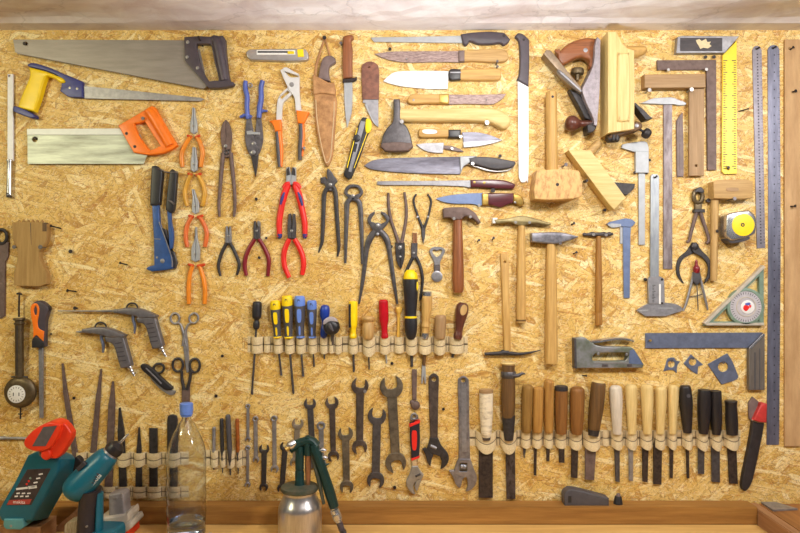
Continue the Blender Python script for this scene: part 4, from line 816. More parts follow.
t.p('head', IRON, tube([(484.6, 354), (494, 353.6), (506, 353), (518, 354), (530, 352.6), (541, 350)], [1.6, 1.9, 2.4, 1.7, 1.1, .4], 12), lathe((501.5, 352.6), (508.8, 352.6), [(0, 2.8), (1, 2.8)], 12))
# ================================================================ cutters and pincers, middle
def vjaws(cx, y0, y1, wt, wb, gap=1.1, wm=None, split=.55):
    wm = wm or (wt + wb) / 2
    ys = y0 + (y1 - y0) * split
    L = sm([(cx - wt, y0 + .6, 1), (cx - gap, y0, 1), (cx - .2, ys, 1), (cx, y1, 1), (cx - wb, y1, 1), (cx - wm, ys)])
    R = sm([(cx + wt, y0 + .6, 1), (cx + gap, y0, 1), (cx + .2, ys, 1), (cx, y1, 1), (cx + wb, y1, 1), (cx + wm, ys)])
    return [L, R]
t = plier('cutting_pliers', 'large red diagonal cutters with navy insets in the handles', 'pliers', vjaws(291.2, 167, 185, 4.8, 5, 1.6, 5, .45),
    [[(288.4, 185), (284.6, 194), (281.8, 206), (279.4, 222), (279.6, 236.6)], [(295, 185), (298.6, 194), (301.4, 206), (304.6, 222), (305, 236.6)]], None, GALV, RED, [2.9, 3.5, 3.1, 3., 2.5], None, (4, 13))
t.p('cutting_edge', IRON, plate(sm([(286.8, 176, 1), (287, 170), (289.2, 167.2, 1), (290.4, 175, 1)]), 12, 13.8, .4), plate(sm([(292, 175, 1), (293, 167.2, 1), (295.4, 170), (295.8, 176, 1)]), 12, 13.8, .4))
t.p('shoulder', RED, tube([(290.4, 183.4), (286.6, 184.8), (283.6, 188.6)], [2.2, 2.8, 2.2], 10), tube([(293.4, 183.4), (297, 184.8), (300, 188.6)], [2.2, 2.8, 2.2], 10))
t.p('inlay', BLUEP, tube([(285, 192.6), (282.6, 199), (281, 205)], [1, 1.7, 1], 15.4), label='navy inset of left handle'); t.p('inlay', BLUEP, tube([(298.6, 192.6), (301, 199), (302.8, 206)], [1, 1.7, 1], 15.4), label='navy inset of right handle')
t.p('tip', BLUEP, lathe((279.6, 234), (279.9, 238.6), [(0, 2.6), (.6, 2.4), (1, 1.2)], 9), lathe((305, 234), (304.8, 238.6), [(0, 2.6), (.6, 2.4), (1, 1.2)], 9), label='navy handle tips')
plier('cutting_pliers', 'plain red handled cutters with dark head hanging inside the large red pair', 'pliers', vjaws(291.8, 213.4, 238.6, 3.2, 4, .9, 4.4, .5),
    [[(289.4, 239), (285.2, 248), (283.6, 258), (285, 268), (289.2, 277.6)], [(294.6, 239), (300, 249), (303, 258), (303.4, 267), (302, 275)]], [(291.8, 231, 1.5)], DARKST, RED, [2.4, 2.7, 2.7, 2.6, 2.2], None, (3, 12))
t = plier('cutting_pliers', 'cutters with dark red handles and grey head', 'pliers', vjaws(256.8, 221, 239, 3, 3.4, 1.2, 3.4, .4),
    [[(254.6, 239), (248.6, 249), (245.4, 258), (244.6, 266), (246.2, 275.6)], [(259, 239), (264.8, 249), (268.4, 258), (268.6, 266), (267.6, 276)]], [(256.8, 231, 1.2)], DARKST, MAROON, [2., 2.2, 2.2, 2.1, 1.8], None, (3, 11))
t.p('bright_tip', RIVET, plate(sm([(257.6, 221), (260.4, 222), (260.6, 226), (258, 226)]), 8, 12, .8), label='bright right jaw tip')
plier('cutting_pliers', 'small bare dark metal cutters, leftmost of the lower pliers', 'pliers', vjaws(228.2, 226, 243, 2.4, 3.2, 1, 3, .4),
    [[(226.6, 243), (222, 252), (219, 261), (218.4, 268), (220.4, 276)], [(230, 243), (234.6, 252), (238.6, 262), (238.8, 267), (236.8, 275)]], [(228.4, 236, 1.2)], GREYST, IRON, [1.8, 1.8, 1.7, 1.6, 1.2], None, (3, 10))
t = T('tile_nippers', 'black pincers with an angular open beak, left of the round jawed pair', 'pincers', 330, 205, 8)
t.p('jaw', DARKST, plate(sm([(320.2, 177.6, 1), (325, 176.4, 1), (326.4, 178.4), (330, 181), (334, 186), (336.8, 190, 1), (330, 191), (326, 188), (324, 184), (320.6, 183, 1)]), 2, 10, 1.4))
t.p('jaw', DARKST, plate(sm([(327.6, 168.4, 1), (330.6, 170.4), (334, 175.6), (337.4, 181), (335.4, 183.4, 1), (333.4, 187), (327, 189, 1), (325.6, 186), (327.4, 181), (326.8, 173)]), 4, 12, 1.6))
t.p('pivot', RIVET, rivet(330.4, 184.8, 1.7, 12, 1.4))
t.p('handle', IRON, tube([(327.6, 188), (324.2, 194), (323.4, 212), (322.4, 236), (321.4, 244), (318.4, 252.6)], [2.4, 2.4, 2.2, 2, 1.6, .7], 8, .7)); t.p('handle', IRON, tube([(333, 187), (335.4, 193), (336.6, 212), (338.2, 236), (338.8, 248), (337.4, 256.6)], [2.4, 2.4, 2.2, 2, 1.6, .9], 8, .7))
def pincer(name, label, cx, top, px, py, jawpts, handles, r, m=DARKST, extra=None):
    t = T(name, label, 'pincers', cx, py + 25, 8)
    for j in jawpts: t.p('jaw', m, plate(sm(j), 3, 12, 1.5))
    for h in handles: t.p('handle', m, tube(h, r, 8, .7))
    t.p('pivot', RIVET, rivet(px, py, 1.8, 12, 1.4))
    return t
pincer('carpenter_pincers', 'black pincers with round closed jaws hanging right of the angular beaked pair', 353.5, 184, 352.8, 196,
    [[(353.8, 184, 1), (348.6, 185), (345, 188.6), (344, 193), (346.4, 196), (350, 200.6, 1), (355, 199.6, 1), (352.6, 195.4), (348, 193.6), (347.8, 190.6), (350.6, 187.6), (353.8, 187.2, 1)],
     [(353.8, 184, 1), (358.6, 185), (362, 188.6), (363, 192.6), (360.6, 196.6), (354.6, 201, 1), (350.4, 199.6, 1), (355, 195), (359.4, 193), (359.4, 190.6), (357, 187.6), (353.8, 187.2, 1)]],
    [[(350.6, 199), (347.2, 203), (346.6, 215), (345.8, 240), (345.2, 263.4)], [(355.4, 199), (359.4, 203), (360.8, 215), (361.8, 240), (362.2, 264)]], [2.4, 2.7, 2.4, 1.9, 1.2])
t = pincer('carpenter_pincers', 'large wide open dark pincers with long legs spreading over the screwdrivers', 377.6, 212, 377.6, 225.6,
    [[(374.8, 211.4, 1), (370, 214), (367.4, 219), (368.6, 224), (372, 229), (375, 233.6, 1), (380.6, 231, 1), (379, 226), (374.6, 222.6), (371.4, 221.6), (371.4, 218.6), (374.8, 213.6, 1)],
     [(381.2, 211.2, 1), (386, 213.4), (389.6, 218.6), (387.4, 224), (382, 230), (379, 233.4, 1), (374, 230.4, 1), (377, 226), (382.6, 223), (385.6, 221.4), (385.4, 218.6), (381, 213.4, 1)]],
    [[(375, 231), (369.6, 239), (366.6, 250), (362.8, 280), (359, 304)], [(380, 231), (386, 238), (389.2, 250), (393.6, 280), (397.4, 304)]], [3, 3.4, 2.5, 2, 1])
t.p('hub', DARKST, disc(377.6, 227.6, [(3, 5), (11.4, 5), (12.2, 4)], 20)); t.p('stop_bolt', GREYST, rivet(377.6, 234.2, 1.6, 11, 1.8))
plier('tongs', 'thin reddish brown pliers with handles up and dark pointed jaws down', 'pliers',
    [sm([(395, 242.4, 1), (400, 241.6, 1), (400.4, 268.6, 1), (398.4, 266), (396, 258)]), sm([(400, 241.6, 1), (404.8, 242.4, 1), (404.8, 256), (402.4, 266), (400.4, 269.6, 1)])],
    [[(388.4, 192.6), (388.6, 206), (391, 220), (395, 232), (398.6, 243)], [(404.4, 192), (406.2, 206), (406, 219), (404, 231), (401.6, 243)]], [(399.8, 247.6, 2), (400.2, 256.8, 1.2)], IRON, RUST, [1.2, 1.5, 1.6, 1.7, 2], None, (3, 10))
plier('circlip_pliers', 'slim spring pliers with looped handles above the bottle opener', 'pliers', [sm([(421.4, 226, 1), (425.6, 226, 1), (425.2, 235), (423.4, 244.4, 1), (421.6, 235)])],
    [[(416.4, 194), (413.8, 199), (414.6, 206), (418.4, 217), (422.6, 228)], [(427.6, 194), (431, 200), (430.2, 208), (427.8, 218), (424, 228)]], [(417.4, 217, 1.2), (428, 217, 1.2)], DARKST, IRON, [.9, 1.1, 1.1, 1.2, 1.6], None, (3, 9))
t = plier('wire_pliers', 'small dark pliers with copper coloured jaw tips, behind the big yellow and black screwdriver', 'pliers', [sm([(411.4, 243, 1), (417.6, 243, 1), (417.4, 252), (416.6, 259, 1), (411.6, 259, 1), (411, 252)])],
    [[(413, 257), (408.6, 266), (404.8, 276), (404, 286)], [(416, 257), (420.4, 267), (422.6, 280), (420.4, 300)]], [(413.8, 253, 1.2)], DARKST, IRON, [1.9, 1.7, 1.5, 1.1], None, (3, 10))
t.p('jaw_tip', COPPER, plate(recty(412.6, 232.6, 414.8, 244), 5, 9, .8), plate(recty(415.2, 232.6, 417.2, 244), 5, 9, .8))
# bottle opener
t = T('bottle_opener', 'small metal bottle opener beside the claw hammer', 'bottle opener', 437, 264, 4)
t.p('loop', GREYST, plate(sm([(429.4, 251), (432, 247.6), (437, 246.8), (442, 247.4), (445.2, 250.6), (443, 256), (440.4, 261.6), (440, 265, 1), (434.4, 265, 1), (433.6, 261), (431, 256)]), 1, 6, 1, [sm([(432.4, 251.6), (434, 249.8), (437, 250.8), (440, 249.6), (442, 251), (440, 254.8), (437, 257), (434.4, 255)])]))
t.p('stem', NAILM, plate(recty(434, 264, 440.2, 271.4), 1, 5, .8))
t.p('end_disc', GREYST, disc(437, 276.4, [(0, 5.6), (5, 5.6), (6, 4.6), (6, 3.6), (6.6, 3.4)], 22))

# ================================================================ left side
t = T('paddle_board', 'small wooden board with waisted sides nailed flat at the left', 'board', 30, 255, 18)
t.p('board', GREYW(), plate(sm([(12, 222.4, 1), (30, 222, 1), (45.6, 222.4, 1), (47.4, 226), (47, 238), (43.4, 246), (39, 252, 1), (39.4, 258), (43, 267), (46.4, 273), (46.8, 284, 1), (40, 286.4, 1), (18, 286, 1), (14, 284.6, 1), (14, 273), (16.6, 264), (17.6, 252), (15, 245), (12.6, 238)]), 1, 20, 1.2))
t.p('dark_patch', DARKW(), plate(recty(42.6, 222.6, 46.8, 231.4), 12, 20.6, .4), label='dark brown patch at its top right corner')
t.p('comb_teeth', GREYW(), *[plate([(15.6 + i * 4.6, 223), (17.2 + i * 4.6, 219.4), (18.8 + i * 4.6, 223)], 6, 14, .3) for i in range(6)])
t.p('split', DKPRINT, plate(strip(30.6, 223, 31.4, 245, .3, .1), 19.6, 20.3, .05))
t = T('left_shears', 'half seen dark shears at the left edge beside the waisted board', 'shears', 3, 270, 5); t.root.name = 'shears'
t.p('ring', IRON, ring(1.6, 236.6, 5.4, 1.7, 7, 6)); t.p('blade', RUST, plate(sm([(-2, 242, 1), (8.6, 242, 1), (8, 256), (5, 262, 1), (4.6, 316, 1), (1, 318.6, 1), (-2, 318, 1)]), 1, 7, 1))
t = T('spring_balance', 'brass pendulum like gauge with small white dial at the left', 'gauge', 20, 355, 12)
t.p('hook_rod', NAILD, tube([(19.6, 293), (19.2, 305), (19.2, 317)], .9, 9, 1, 8, 2), tube([(17, 294), (19.6, 293), (22, 294.6)], .9, 9, 1, 8, 2))
t.p('tube', DBRASS, lathe((19.6, 318), (20, 377), [(0, 5.4), (.03, 5.6), (.05, 3.8), (.07, 3.9), (.08, 5), (.1, 5), (.12, 4), (.5, 4), (1, 4)], 10, 1, 16, 1))
t.p('tube_slot', IRON, plate(recty(19.2, 324, 20.2, 374), 19, 20.4, .2))
t.p('collar', IRON, tube([(12, 377), (20, 376.2), (28, 377)], .9, 10, 1.2, 8, 2))
cs = t.p('case', DBRASS, disc(20.6, 392, [(0, 14.6), (6, 15.6), (13, 15.6), (18, 13.6), (20, 11.6), (20.4, 9.2)], 36))
t.p('dial', WHITE, disc(19.2, 393.2, [(18, 8.8), (21, 8.8), (21.6, 8.2)], 28), parent=cs, label='small white dial')
t.p('dial_marks', INK, *[plate(strip(19.2 + 5.8 * math.cos(a), 393.2 + 5.8 * math.sin(a), 19.2 + 7.4 * math.cos(a), 393.2 + 7.4 * math.sin(a), .22), 21.4, 21.9, 0) for a in [i * pi / 8 for i in range(16)]], plate(recty(16, 391.6, 16.8, 395), 21.4, 21.9, 0), plate(recty(21.6, 391.6, 22.4, 395), 21.4, 21.9, 0), parent=cs)
t.p('bottom_hook', NAILD, tube([(20.6, 407), (20.4, 419)], .8, 8, 1, 8, 1), tube([(18.4, 414), (22.6, 414)], .7, 8, 1, 8, 1))
t = T('rasp', 'long grey rasp with orange and black handle at the left', 'rasp', 40, 350, 12)
t.p('blade', GREYST, plate([(37.4, 344), (42.2, 344), (42, 418.6), (38.2, 418.6)], 5, 9, .8))
h = t.p('handle', PURP, plate(sm([(31.4, 315), (31.4, 307), (34, 302.4), (39, 300.6), (45, 303), (48.6, 308), (48, 314), (46.2, 320), (45.4, 332), (45.4, 346.6, 1), (33, 347.4, 1), (33.2, 338), (34.2, 330)]), 1, 18, 5))
t.p('orange_shell', ORANGE, plate(sm([(31.8, 308), (34.4, 303.6), (38.4, 303.8), (40.4, 308.6), (39.8, 316), (38.8, 322), (40, 328), (45, 331, 1), (44.4, 341, 1), (41, 338), (37.6, 335), (34.4, 337.6, 1), (34.4, 328), (32.4, 317)]), 15, 20, 1.8, [sm([(35, 310), (36.6, 305.6), (38, 308), (38, 313.4), (36.4, 315)])]), parent=h)
t.p('hanging_knob', BLACKP, disc(46.4, 308.6, [(4, 3.6), (12, 3.6), (14, 2)], 14)); t.p('base', BLACKP, plate(sm([(33, 347.6, 1), (33.2, 340), (36, 336.8), (39.6, 338.6), (45.2, 343, 1), (45, 347.4, 1)]), 15, 19.4, 1.6), parent=h)
t = T('steel_rod', 'grey steel rod lying level at the left edge above the red topped charger', 'rod', 12, 438, 6, single=True)
t.p('steel_rod', GREYST, lathe((-6, 438), (29, 438.6), [(0, 1.9), (.3, 1.9), (.32, 1.5), (1, 1.5)], 5))
# air blow guns
def airgun(label, ox, oy, noz, bodylen, tl):
    t = T('air_blow_gun', label, 'air gun', 140 + ox, 330 + oy, 14)
    q = lambda P: [(p[0] + ox,) + (p[1] + oy,) + tuple(p[2:]) for p in P]
    t.p('body', GUNGREY, plate(sm(q([(117 - bodylen, 309.6, 1), (126, 307.8), (138, 308.2), (146, 310.6), (157.4, 315.6, 1), (155.6, 318.6, 1), (150, 318), (141, 318.4), (136, 316.4), (128, 314.6), (117 - bodylen, 313.2, 1)])), 2, 22, 4))
    t.p('grip', GUNGREY, plate(sm(q([(136, 318, 1), (143, 315.6), (155.4, 317, 1), (158.4, 328), (163.4, 345.8, 1), (160, 348), (152.4, 348.8, 1), (149.6, 340), (147, 330), (143.6, 324), (138, 322.4)])), 2, 20, 4))
    t.p('grip_ribs', PURP, *[plate(q(strip(147 + i * .9, 324 + i * 4.4, 154 + i * 1.1, 323 + i * 4.4, .5)), 19, 20.6, .2) for i in range(5)])
    t.p('trigger', BLUEST, tube(q([(133.6, 314.6), (132.6, 319), (134.4, 326), (134, 333.6)]), [2, 1.5, 1.4, .8], 13, 1.6))
    t.p('hanger', IRON, ring(131 + ox, 308.6 + oy, 5.6, .9, 5.4, 9, 180, 360, 14))
    t.p('nozzle', GREYST, noz[0], label=noz[1])
    t.p('fitting', CHROME, lathe((160 + ox, 347 + oy), (165.4 + ox, 357 + oy), [(0, 2.6), (.25, 2.6), (.3, 1.8), (.55, 1.9), (.6, 1.4), (.8, 1.6), (.85, 1.2), (1, 1.2)], 11))
    return t
airgun('grey air gun with long thin nozzle pointing left', 0, 0, (lathe((57, 311), (119, 311.2), [(0, .6), (.7, .9), (.72, 1.3), (.9, 1.3), (.92, 2.2), (1, 2.2)], 12, 1, 10, 1), 'long thin nozzle'), 0, 0)
airgun('grey air gun with short nozzle below the long nozzled one', -31.6, 19.4, (lathe((75.6, 332), (90, 331.4), [(0, .7), (.4, 1.3), (1, 2.6)], 12, 1, 10, 1), 'short pointed nozzle'), 3, 0)
# forceps, scissors, snips
t = T('locking_forceps', 'slender locking forceps hung above the scissors', 'forceps', 185, 340, 5)
t.p('blade', GREYST, plate(sm([(181.6, 331, 1), (186.4, 332, 1), (188.4, 350), (189.2, 372, 1), (186.4, 373, 1), (183.6, 352)]), 2, 7, 1))
t.p('arm', GREYST, tube([(177.6, 323), (180.6, 325), (183, 333), (186, 346)], [1.1, 1.2, 1.4, 1.2], 5)); t.p('arm', GREYST, tube([(191, 323), (187.6, 325.4), (184.6, 334), (182.4, 346)], [1.1, 1.2, 1.4, 1.1], 6))
t.p('finger_ring', GREYST, ring(174.8, 318.4, 4.4, 1.1, 5.2, 5)); t.p('finger_ring', GREYST, ring(193.6, 318.2, 4.4, 1.1, 5, 5, rot=.4))
t = T('scissors', 'dark scissors hung points down behind the bottle cap', 'scissors', 185, 385, 6)
t.p('finger_ring', IRON, ring(177.6, 365, 5.2, 1.3, 6.6, 6)); t.p('finger_ring', IRON, ring(194.6, 365.6, 5, 1.3, 6.8, 6))
t.p('arm', IRON, tube([(181.6, 371), (181.8, 380), (184, 390)], [1.5, 1.6, 1.8], 6)); t.p('arm', IRON, tube([(190.6, 371), (189.6, 380), (187, 390)], [1.5, 1.6, 1.8], 6))
t.p('blade', RUST, plate(sm([(181.4, 385, 1), (185, 389), (189.6, 385, 1), (189, 402), (185.8, 424, 1), (182, 402)]), 2, 8, 1))
t = T('thread_snips', 'black thread snips with a finger ring, lying on the slant', 'snips', 158, 380, 8)
t.p('body', BLACKP, plate(sm([(140.6, 366), (143, 363.8), (147, 365), (153, 369, 1), (160, 376), (172.6, 387.4, 1), (172, 389.6), (166, 390), (160, 386), (150, 376.6), (143, 370.6)]), 1, 13, 2.5))
t.p('finger_ring', IRON, ring(158.6, 368.4, 5.2, 1.3, 4.6, 8, rot=-.3)); t.p('blade', GREYST, plate(sm([(150, 378, 1), (158, 382), (166, 388.6), (175.4, 391.4, 1), (173.6, 394.6), (168, 394.6), (158, 387.4)]), 2, 9, 1.2)); t.p('spring', GREYST, tube([(146.6, 368), (155, 376), (162, 383.4)], .7, 13.4, 1, 6, 2))
# ================================================================ canvas tool racks
def web(label, x0, x1, yt, yb, loops, top=None):
    """loops: (x, half width px, bulge mm, dip px); webbing bulging round each tool, tacked flat between"""
    t = T('tool_loop_strip', label, 'webbing strip', (x0 + x1) / 2, (yt + yb) / 2, 8)
    n = int((x1 - x0) * 1.3); V = []; F = []; rows = 9
    def prof(x):
        h = 1.2; dip = 0.
        for lx, hw, bh, dp in loops:
            u = abs(x - lx) / hw
            if u < 1: s = math.sqrt(1 - u * u * .98); h = max(h, 1.2 + bh * s); dip = max(dip, dp * (1 - u * u))
            elif u < 1.3: dip = max(dip, 0)
        return h, dip
    for side in (0, 1):
        for j in range(rows + 1):
            for i in range(n + 1):
                x = x0 + (x1 - x0) * i / n; h, dip = prof(x); f = j / rows
                y = yt + (yb - yt) * f + dip * (.45 + .55 * f)
                groove = 1.1 if (j == 4 or j == 5) else (.5 if j in (0, rows) else 0)
                V.append((x, y, max(.2, (h - groove) if side == 0 else max(.1, h - 1.8 - groove * .3))))
    m = (n + 1) * (rows + 1)
    for j in range(rows):
        for i in range(n):
            a = j * (n + 1) + i
            F.append((a, a + 1, a + n + 2, a + n + 1)); F.append((m + a, m + a + n + 1, m + a + n + 2, m + a + 1))
    for i in range(n):
        F.append((i, m + i, m + i + 1, i + 1)); a = rows * (n + 1) + i; F.append((a, a + 1, m + a + 1, m + a))
    for j in range(rows):
        a = j * (n + 1); F.append((a, a + n + 1, m + a + n + 1, m + a)); a += n; F.append((a, m + a, m + a + n + 1, a + n + 1))
    w = t.p('webbing', CANVAS, (V, F))
    st = []
    for lx, hw, bh, dp in loops:
        for sx in (-1, 1):
            x = lx + sx * (hw + .7)
            if x0 < x < x1:
                h, dip = prof(x); st.append(plate(strip(x, yt + 1.2, x, yb - .8, .28), h - .3, h + .5, .1))
    if st and len(st) < 15: t.p('stitch_marks', CANVASD, *st)
    elif st:
        for q in st: t.p('stitch', CANVASD, q)
    # fold line
    pts = []
    for i in range(n + 1):
        x = x0 + (x1 - x0) * i / n; h, dip = prof(x); pts.append((x, yt + (yb - yt) * .5 + dip * .72, h - 1.1))
    t.p('fold_line', CANVASD, sweep(pts, [.42] * len(pts), .6, 6))
    return t
# ---- screwdrivers
def driver(name, label, cat, hx0, hy0, hx1, hy1, prof, hm, sx, sy, sr=1.2, sm_=DARKST, h=9, tip=None, d=12, cx=None):
    t = T(name, label, cat, (hx0 + hx1) / 2, (hy0 + hy1) / 2, d)
    t.p('handle', hm, lathe((hx0, hy0), (hx1, hy1), prof, h, 1, 18))
    if sx is not None:
        hb = h * .8
        t.p('shaft', sm_, tube([(hx1, hy1 - 1, h), ((hx1 * .5 + sx * .5), (hy1 + sy) / 2, hb * .7), (sx, sy - 3, 3.2), (sx, sy, 3)], [sr, sr, sr, sr * .8 if not tip else tip], h, 1, 8, 3))
    return t
HP1 = [(0, 2.6), (.03, 4), (.12, 4.7), (.5, 4.8), (.58, 4.2), (.64, 2.6), (.7, 2.4), (.76, 3.2), (.92, 3.2), (.98, 2.4), (1, 1.4)]
driver('screwdriver', 'black handled screwdriver at the left end of the screwdriver strip', 'screwdriver', 257.4, 301.4, 256.2, 329.4, HP1, BLACKP, 251.4, 394, 1.1, h=12, tip=1.6)
def softgrip(label, x0, y0, x1, y1, r, c1, sx, sy, sr=1.1, tip=None):
    P = [(0, r * .5), (.015, r * .85), (.07, r), (.28, r * 1.04), (.5, r * .98), (.75, r * .8), (.9, r * .76), (.97, r * .82), (1, r * .6)]
    t = driver('screwdriver', label, 'screwdriver', x0, y0, x1, y1, P, GREYP, sx, sy, sr, h=12, tip=tip)
    at = lambda f: (x0 + (x1 - x0) * f, y0 + (y1 - y0) * f)
    t.p('end_cap', c1, lathe(at(-.005), at(.24), [(0, r * .5), (.05, r * .9), (.3, r * 1.04), (.8, r * 1.06), (1, r * 1.02)], 12, 1.02, 18), label='coloured end cap')
    t.p('grip_stripe', c1, plate(sm([(at(.34)[0] - r * .4, at(.34)[1]), (at(.3)[0], at(.3)[1]), (at(.34)[0] + r * .4, at(.34)[1]), (at(.58)[0] + r * .34, at(.58)[1]), (at(.62)[0], at(.62)[1]), (at(.58)[0] - r * .34, at(.58)[1])]), 12 + r * 2.1, 12 + r * 2.5 + .7, .4), plate(sm([(at(.72)[0] - r * .16, at(.72)[1]), (at(.72)[0] + r * .16, at(.72)[1]), (at(.9)[0] + r * .15, at(.9)[1]), (at(.9)[0] - r * .15, at(.9)[1])]), 12 + r * 1.8, 12 + r * 2.1, .3), label='coloured grip stripes')
    t.p('collar', c1, lathe(at(.945), at(1.), [(0, r * .8), (.5, r * .86), (1, r * .6)], 12, 1.02, 18), label='coloured collar')
    t.p('hang_hole', DKPRINT, plate(sm([(at(.1)[0] - 1.2, at(.1)[1] - 1), (at(.1)[0] + .8, at(.1)[1] - .6), (at(.1)[0] + 1.2, at(.1)[1] + 1.6), (at(.1)[0] - 1.2, at(.1)[1] + 1.4)]), 12 + r * 2.3, 12 + r * 2.65, .1))
    return t
softgrip('yellow capped grey screwdriver with shorter shaft, second on the strip', 275.2, 300.6, 277.6, 338.4, 4.9, YEL, 280.6, 376, 1.1, 1.5)
softgrip('yellow capped grey screwdriver with long shaft, third on the strip', 287, 295.6, 289, 338.8, 5.2, YEL, 292.8, 394, 1.2)
softgrip('taller blue capped grey screwdriver beside the yellow capped pair', 299.6, 296, 300.4, 338.4, 5.2, BLUELT, 302.6, 377, 1.1, 1.5)
softgrip('shorter blue capped grey screwdriver, right of the taller blue one', 311.8, 300.4, 312.4, 338.4, 4.6, BLUELT, 313.6, 367.6, .9)
t = driver('screwdriver', 'small shiny royal blue screwdriver partly behind the grey ball knob', 'screwdriver', 325.2, 304.8, 323.6, 338.2, [(0, 1.6), (.04, 3.8), (.15, 4.8), (.34, 4.6), (.48, 2.8), (.58, 2.4), (.7, 3.2), (.85, 3.6), (.95, 3), (1, 1.6)], BLUEDK, 324, 359.6, .9, h=11)
t = T('stubby_screwdriver', 'stubby black screwdriver with grey domed end facing outward', 'screwdriver', 331.6, 326, 40)
t.p('handle', BLACKP, disc(331.4, 327, [(8, 3), (14, 5), (22, 7.2), (34, 8.4), (42, 7.8), (48, 5.6), (50, 2.6)], 22, 2))
t.p('end_cap', mat('grey_cap', (170, 160, 162), .5, 0, .1, 60), plate(sm([(322.8, 324.4, 1), (324, 320), (328, 317.2), (332.4, 316.8), (336.6, 319), (338, 322, 1), (334, 321.6), (330, 321.8), (326, 324)]), 34, 47, 3), label='grey crescent end cap')
t.p('pointer', GREYP, tube([(329.4, 323), (331, 327), (333.4, 331)], [1.4, 2, .8], 50, .6)); t.p('shaft', DARKST, lathe((331.4, 331), (330.6, 350), [(0, 2), (1, 1.4)], (14, 3.6)))
t = driver('screwdriver', 'yellow square handled screwdriver with a black stripe', 'screwdriver', 353.2, 302.4, 353, 338.2, [(0, 3.6), (.02, 4.4), (.6, 4.4), (.72, 3.2), (.86, 3), (.94, 3.8), (1, 3.2)], YEL, 353.6, 372.6, 1.1, h=12)
t.p('black_stripe', BLACKP, plate(sm([(348.8, 304, 1), (351.2, 303.6, 1), (351.4, 327, 1), (349, 327.6, 1)]), 12, 22.4, .8))
t = driver('awl', 'wooden handled awl with a mushroom shaped end', 'awl', 368, 316, 368.4, 339, [(0, 5), (.04, 6.4), (.14, 6.6), (.22, 5), (.27, 4.4), (.36, 5.4), (.6, 6.2), (.85, 5.6), (1, 4)], TANW(), 369, 370, .8, h=15)
t = driver('screwdriver', 'glossy red plastic screwdriver', 'screwdriver', 383.2, 299.4, 384.8, 338.2, [(0, 2.8), (.03, 4.4), (.1, 4.9), (.5, 4.8), (.68, 3.4), (.85, 3.2), (.95, 3.9), (1, 3.2)], CLEARRED, 386.4, 364, .9, GALV, h=12)
t = driver('screwdriver', 'thin clear amber screwdriver left of the big black and yellow one', 'screwdriver', 399, 307, 398.4, 337, [(0, 2.6), (.04, 3.4), (.16, 3.2), (.24, 1.9), (.4, 1.7), (.9, 1.7), (1, 1.6)], AMBER, 398.2, 352, .6, GALV, h=9)
t = T('screwdriver', 'largest screwdriver with thick black handle and yellow end cap', 'screwdriver', 410.6, 305, 20)
t.p('handle', BLACKP, lathe((410.6, 270), (411, 339.4), [(0, 3.4), (.03, 5.8), (.14, 7.2), (.3, 7.2), (.5, 6.2), (.64, 5.6), (.68, 6), (.75, 6.4), (.85, 6.2), (.95, 5), (1, 3)], 19, 1, 22))
t.p('end_cap', YEL, lathe((410.6, 269.6), (410.6, 279), [(0, 2.4), (.1, 4.6), (.4, 6.4), (.8, 7.3), (1, 7.3)], 19, 1.03, 22)); t.p('grip_stripe', YEL, tube([(416.4, 282), (416.9, 286), (416, 291)], [1.3, 1.6, 1.2], 26)); t.p('ring', YEL, lathe((410.8, 316), (410.8, 318), [(0, 6.1), (1, 6.2)], 19, 1.03, 22)); t.p('shaft', DARKST, lathe((411, 338), (412, 367.6), [(0, 1.5), (.9, 1.4), (1, 1.3)], (10, 4)))
t = T('nail_puller', 'turned wooden handle tool with chrome cap and forked bright tip', 'nail puller', 427, 315, 14)
t.p('handle', OAK(), lathe((427.2, 296), (425, 334), [(0, 4.8), (.1, 5.5), (.35, 5.2), (.55, 4.3), (.68, 3.7), (.8, 4.6), (.84, 3.8), (1, 3.8)], 13, 1, 18))
t.p('cap', CHROME, lathe((427.4, 291.4), (427.2, 297), [(0, 3.8), (.15, 4.7), (1, 4.7)], 13, 1, 18, 1)); t.p('ferrule', CHROME, lathe((425.2, 333), (424.8, 339), [(0, 3.9), (.5, 3.9), (1, 3.3)], 13, 1, 18, 1))
t.p('shaft', DARKW(), lathe((424.6, 350), (424, 366), [(0, 1.9), (1, 1.7)], 6)); t.p('forked_tip', GALV, plate([(422, 365), (425.6, 365), (426.2, 380), (426, 384), (424.7, 384), (423.8, 375), (422.8, 384), (421.2, 384), (421.4, 380)], 3, 8, 1))
t = driver('screwdriver', 'screwdriver with short plain brown wooden handle right of the turned one', 'screwdriver', 440.6, 315, 439.8, 338.6, [(0, 4), (.06, 5.2), (.2, 5.8), (.6, 5.7), (.9, 5.4), (1, 4.8)], BROWNW(), 440.4, 352, 1.4, h=13)
t = T('chisel', 'dark knobbed handle with an oval worn face at the right end of the screwdriver strip', 'chisel', 460, 320, 14)
t.p('handle', WALN(), lathe((463, 302.6), (457.4, 339), [(0, 3.2), (.06, 5.6), (.2, 6.6), (.38, 6), (.6, 4.4), (.78, 3.8), (.9, 4.6), (1, 4)], 15, 1, 18))
t.p('worn_face', TANW(), plate(circ(463, 309.6, 3.4, 20, 5.4, .25), 29, 31.4, .6), label='pale oval worn face'); t.p('blade', DARKST, plate(strip(455, 350, 452.6, 358, 1.4, 1.2), 2, 5, .5))
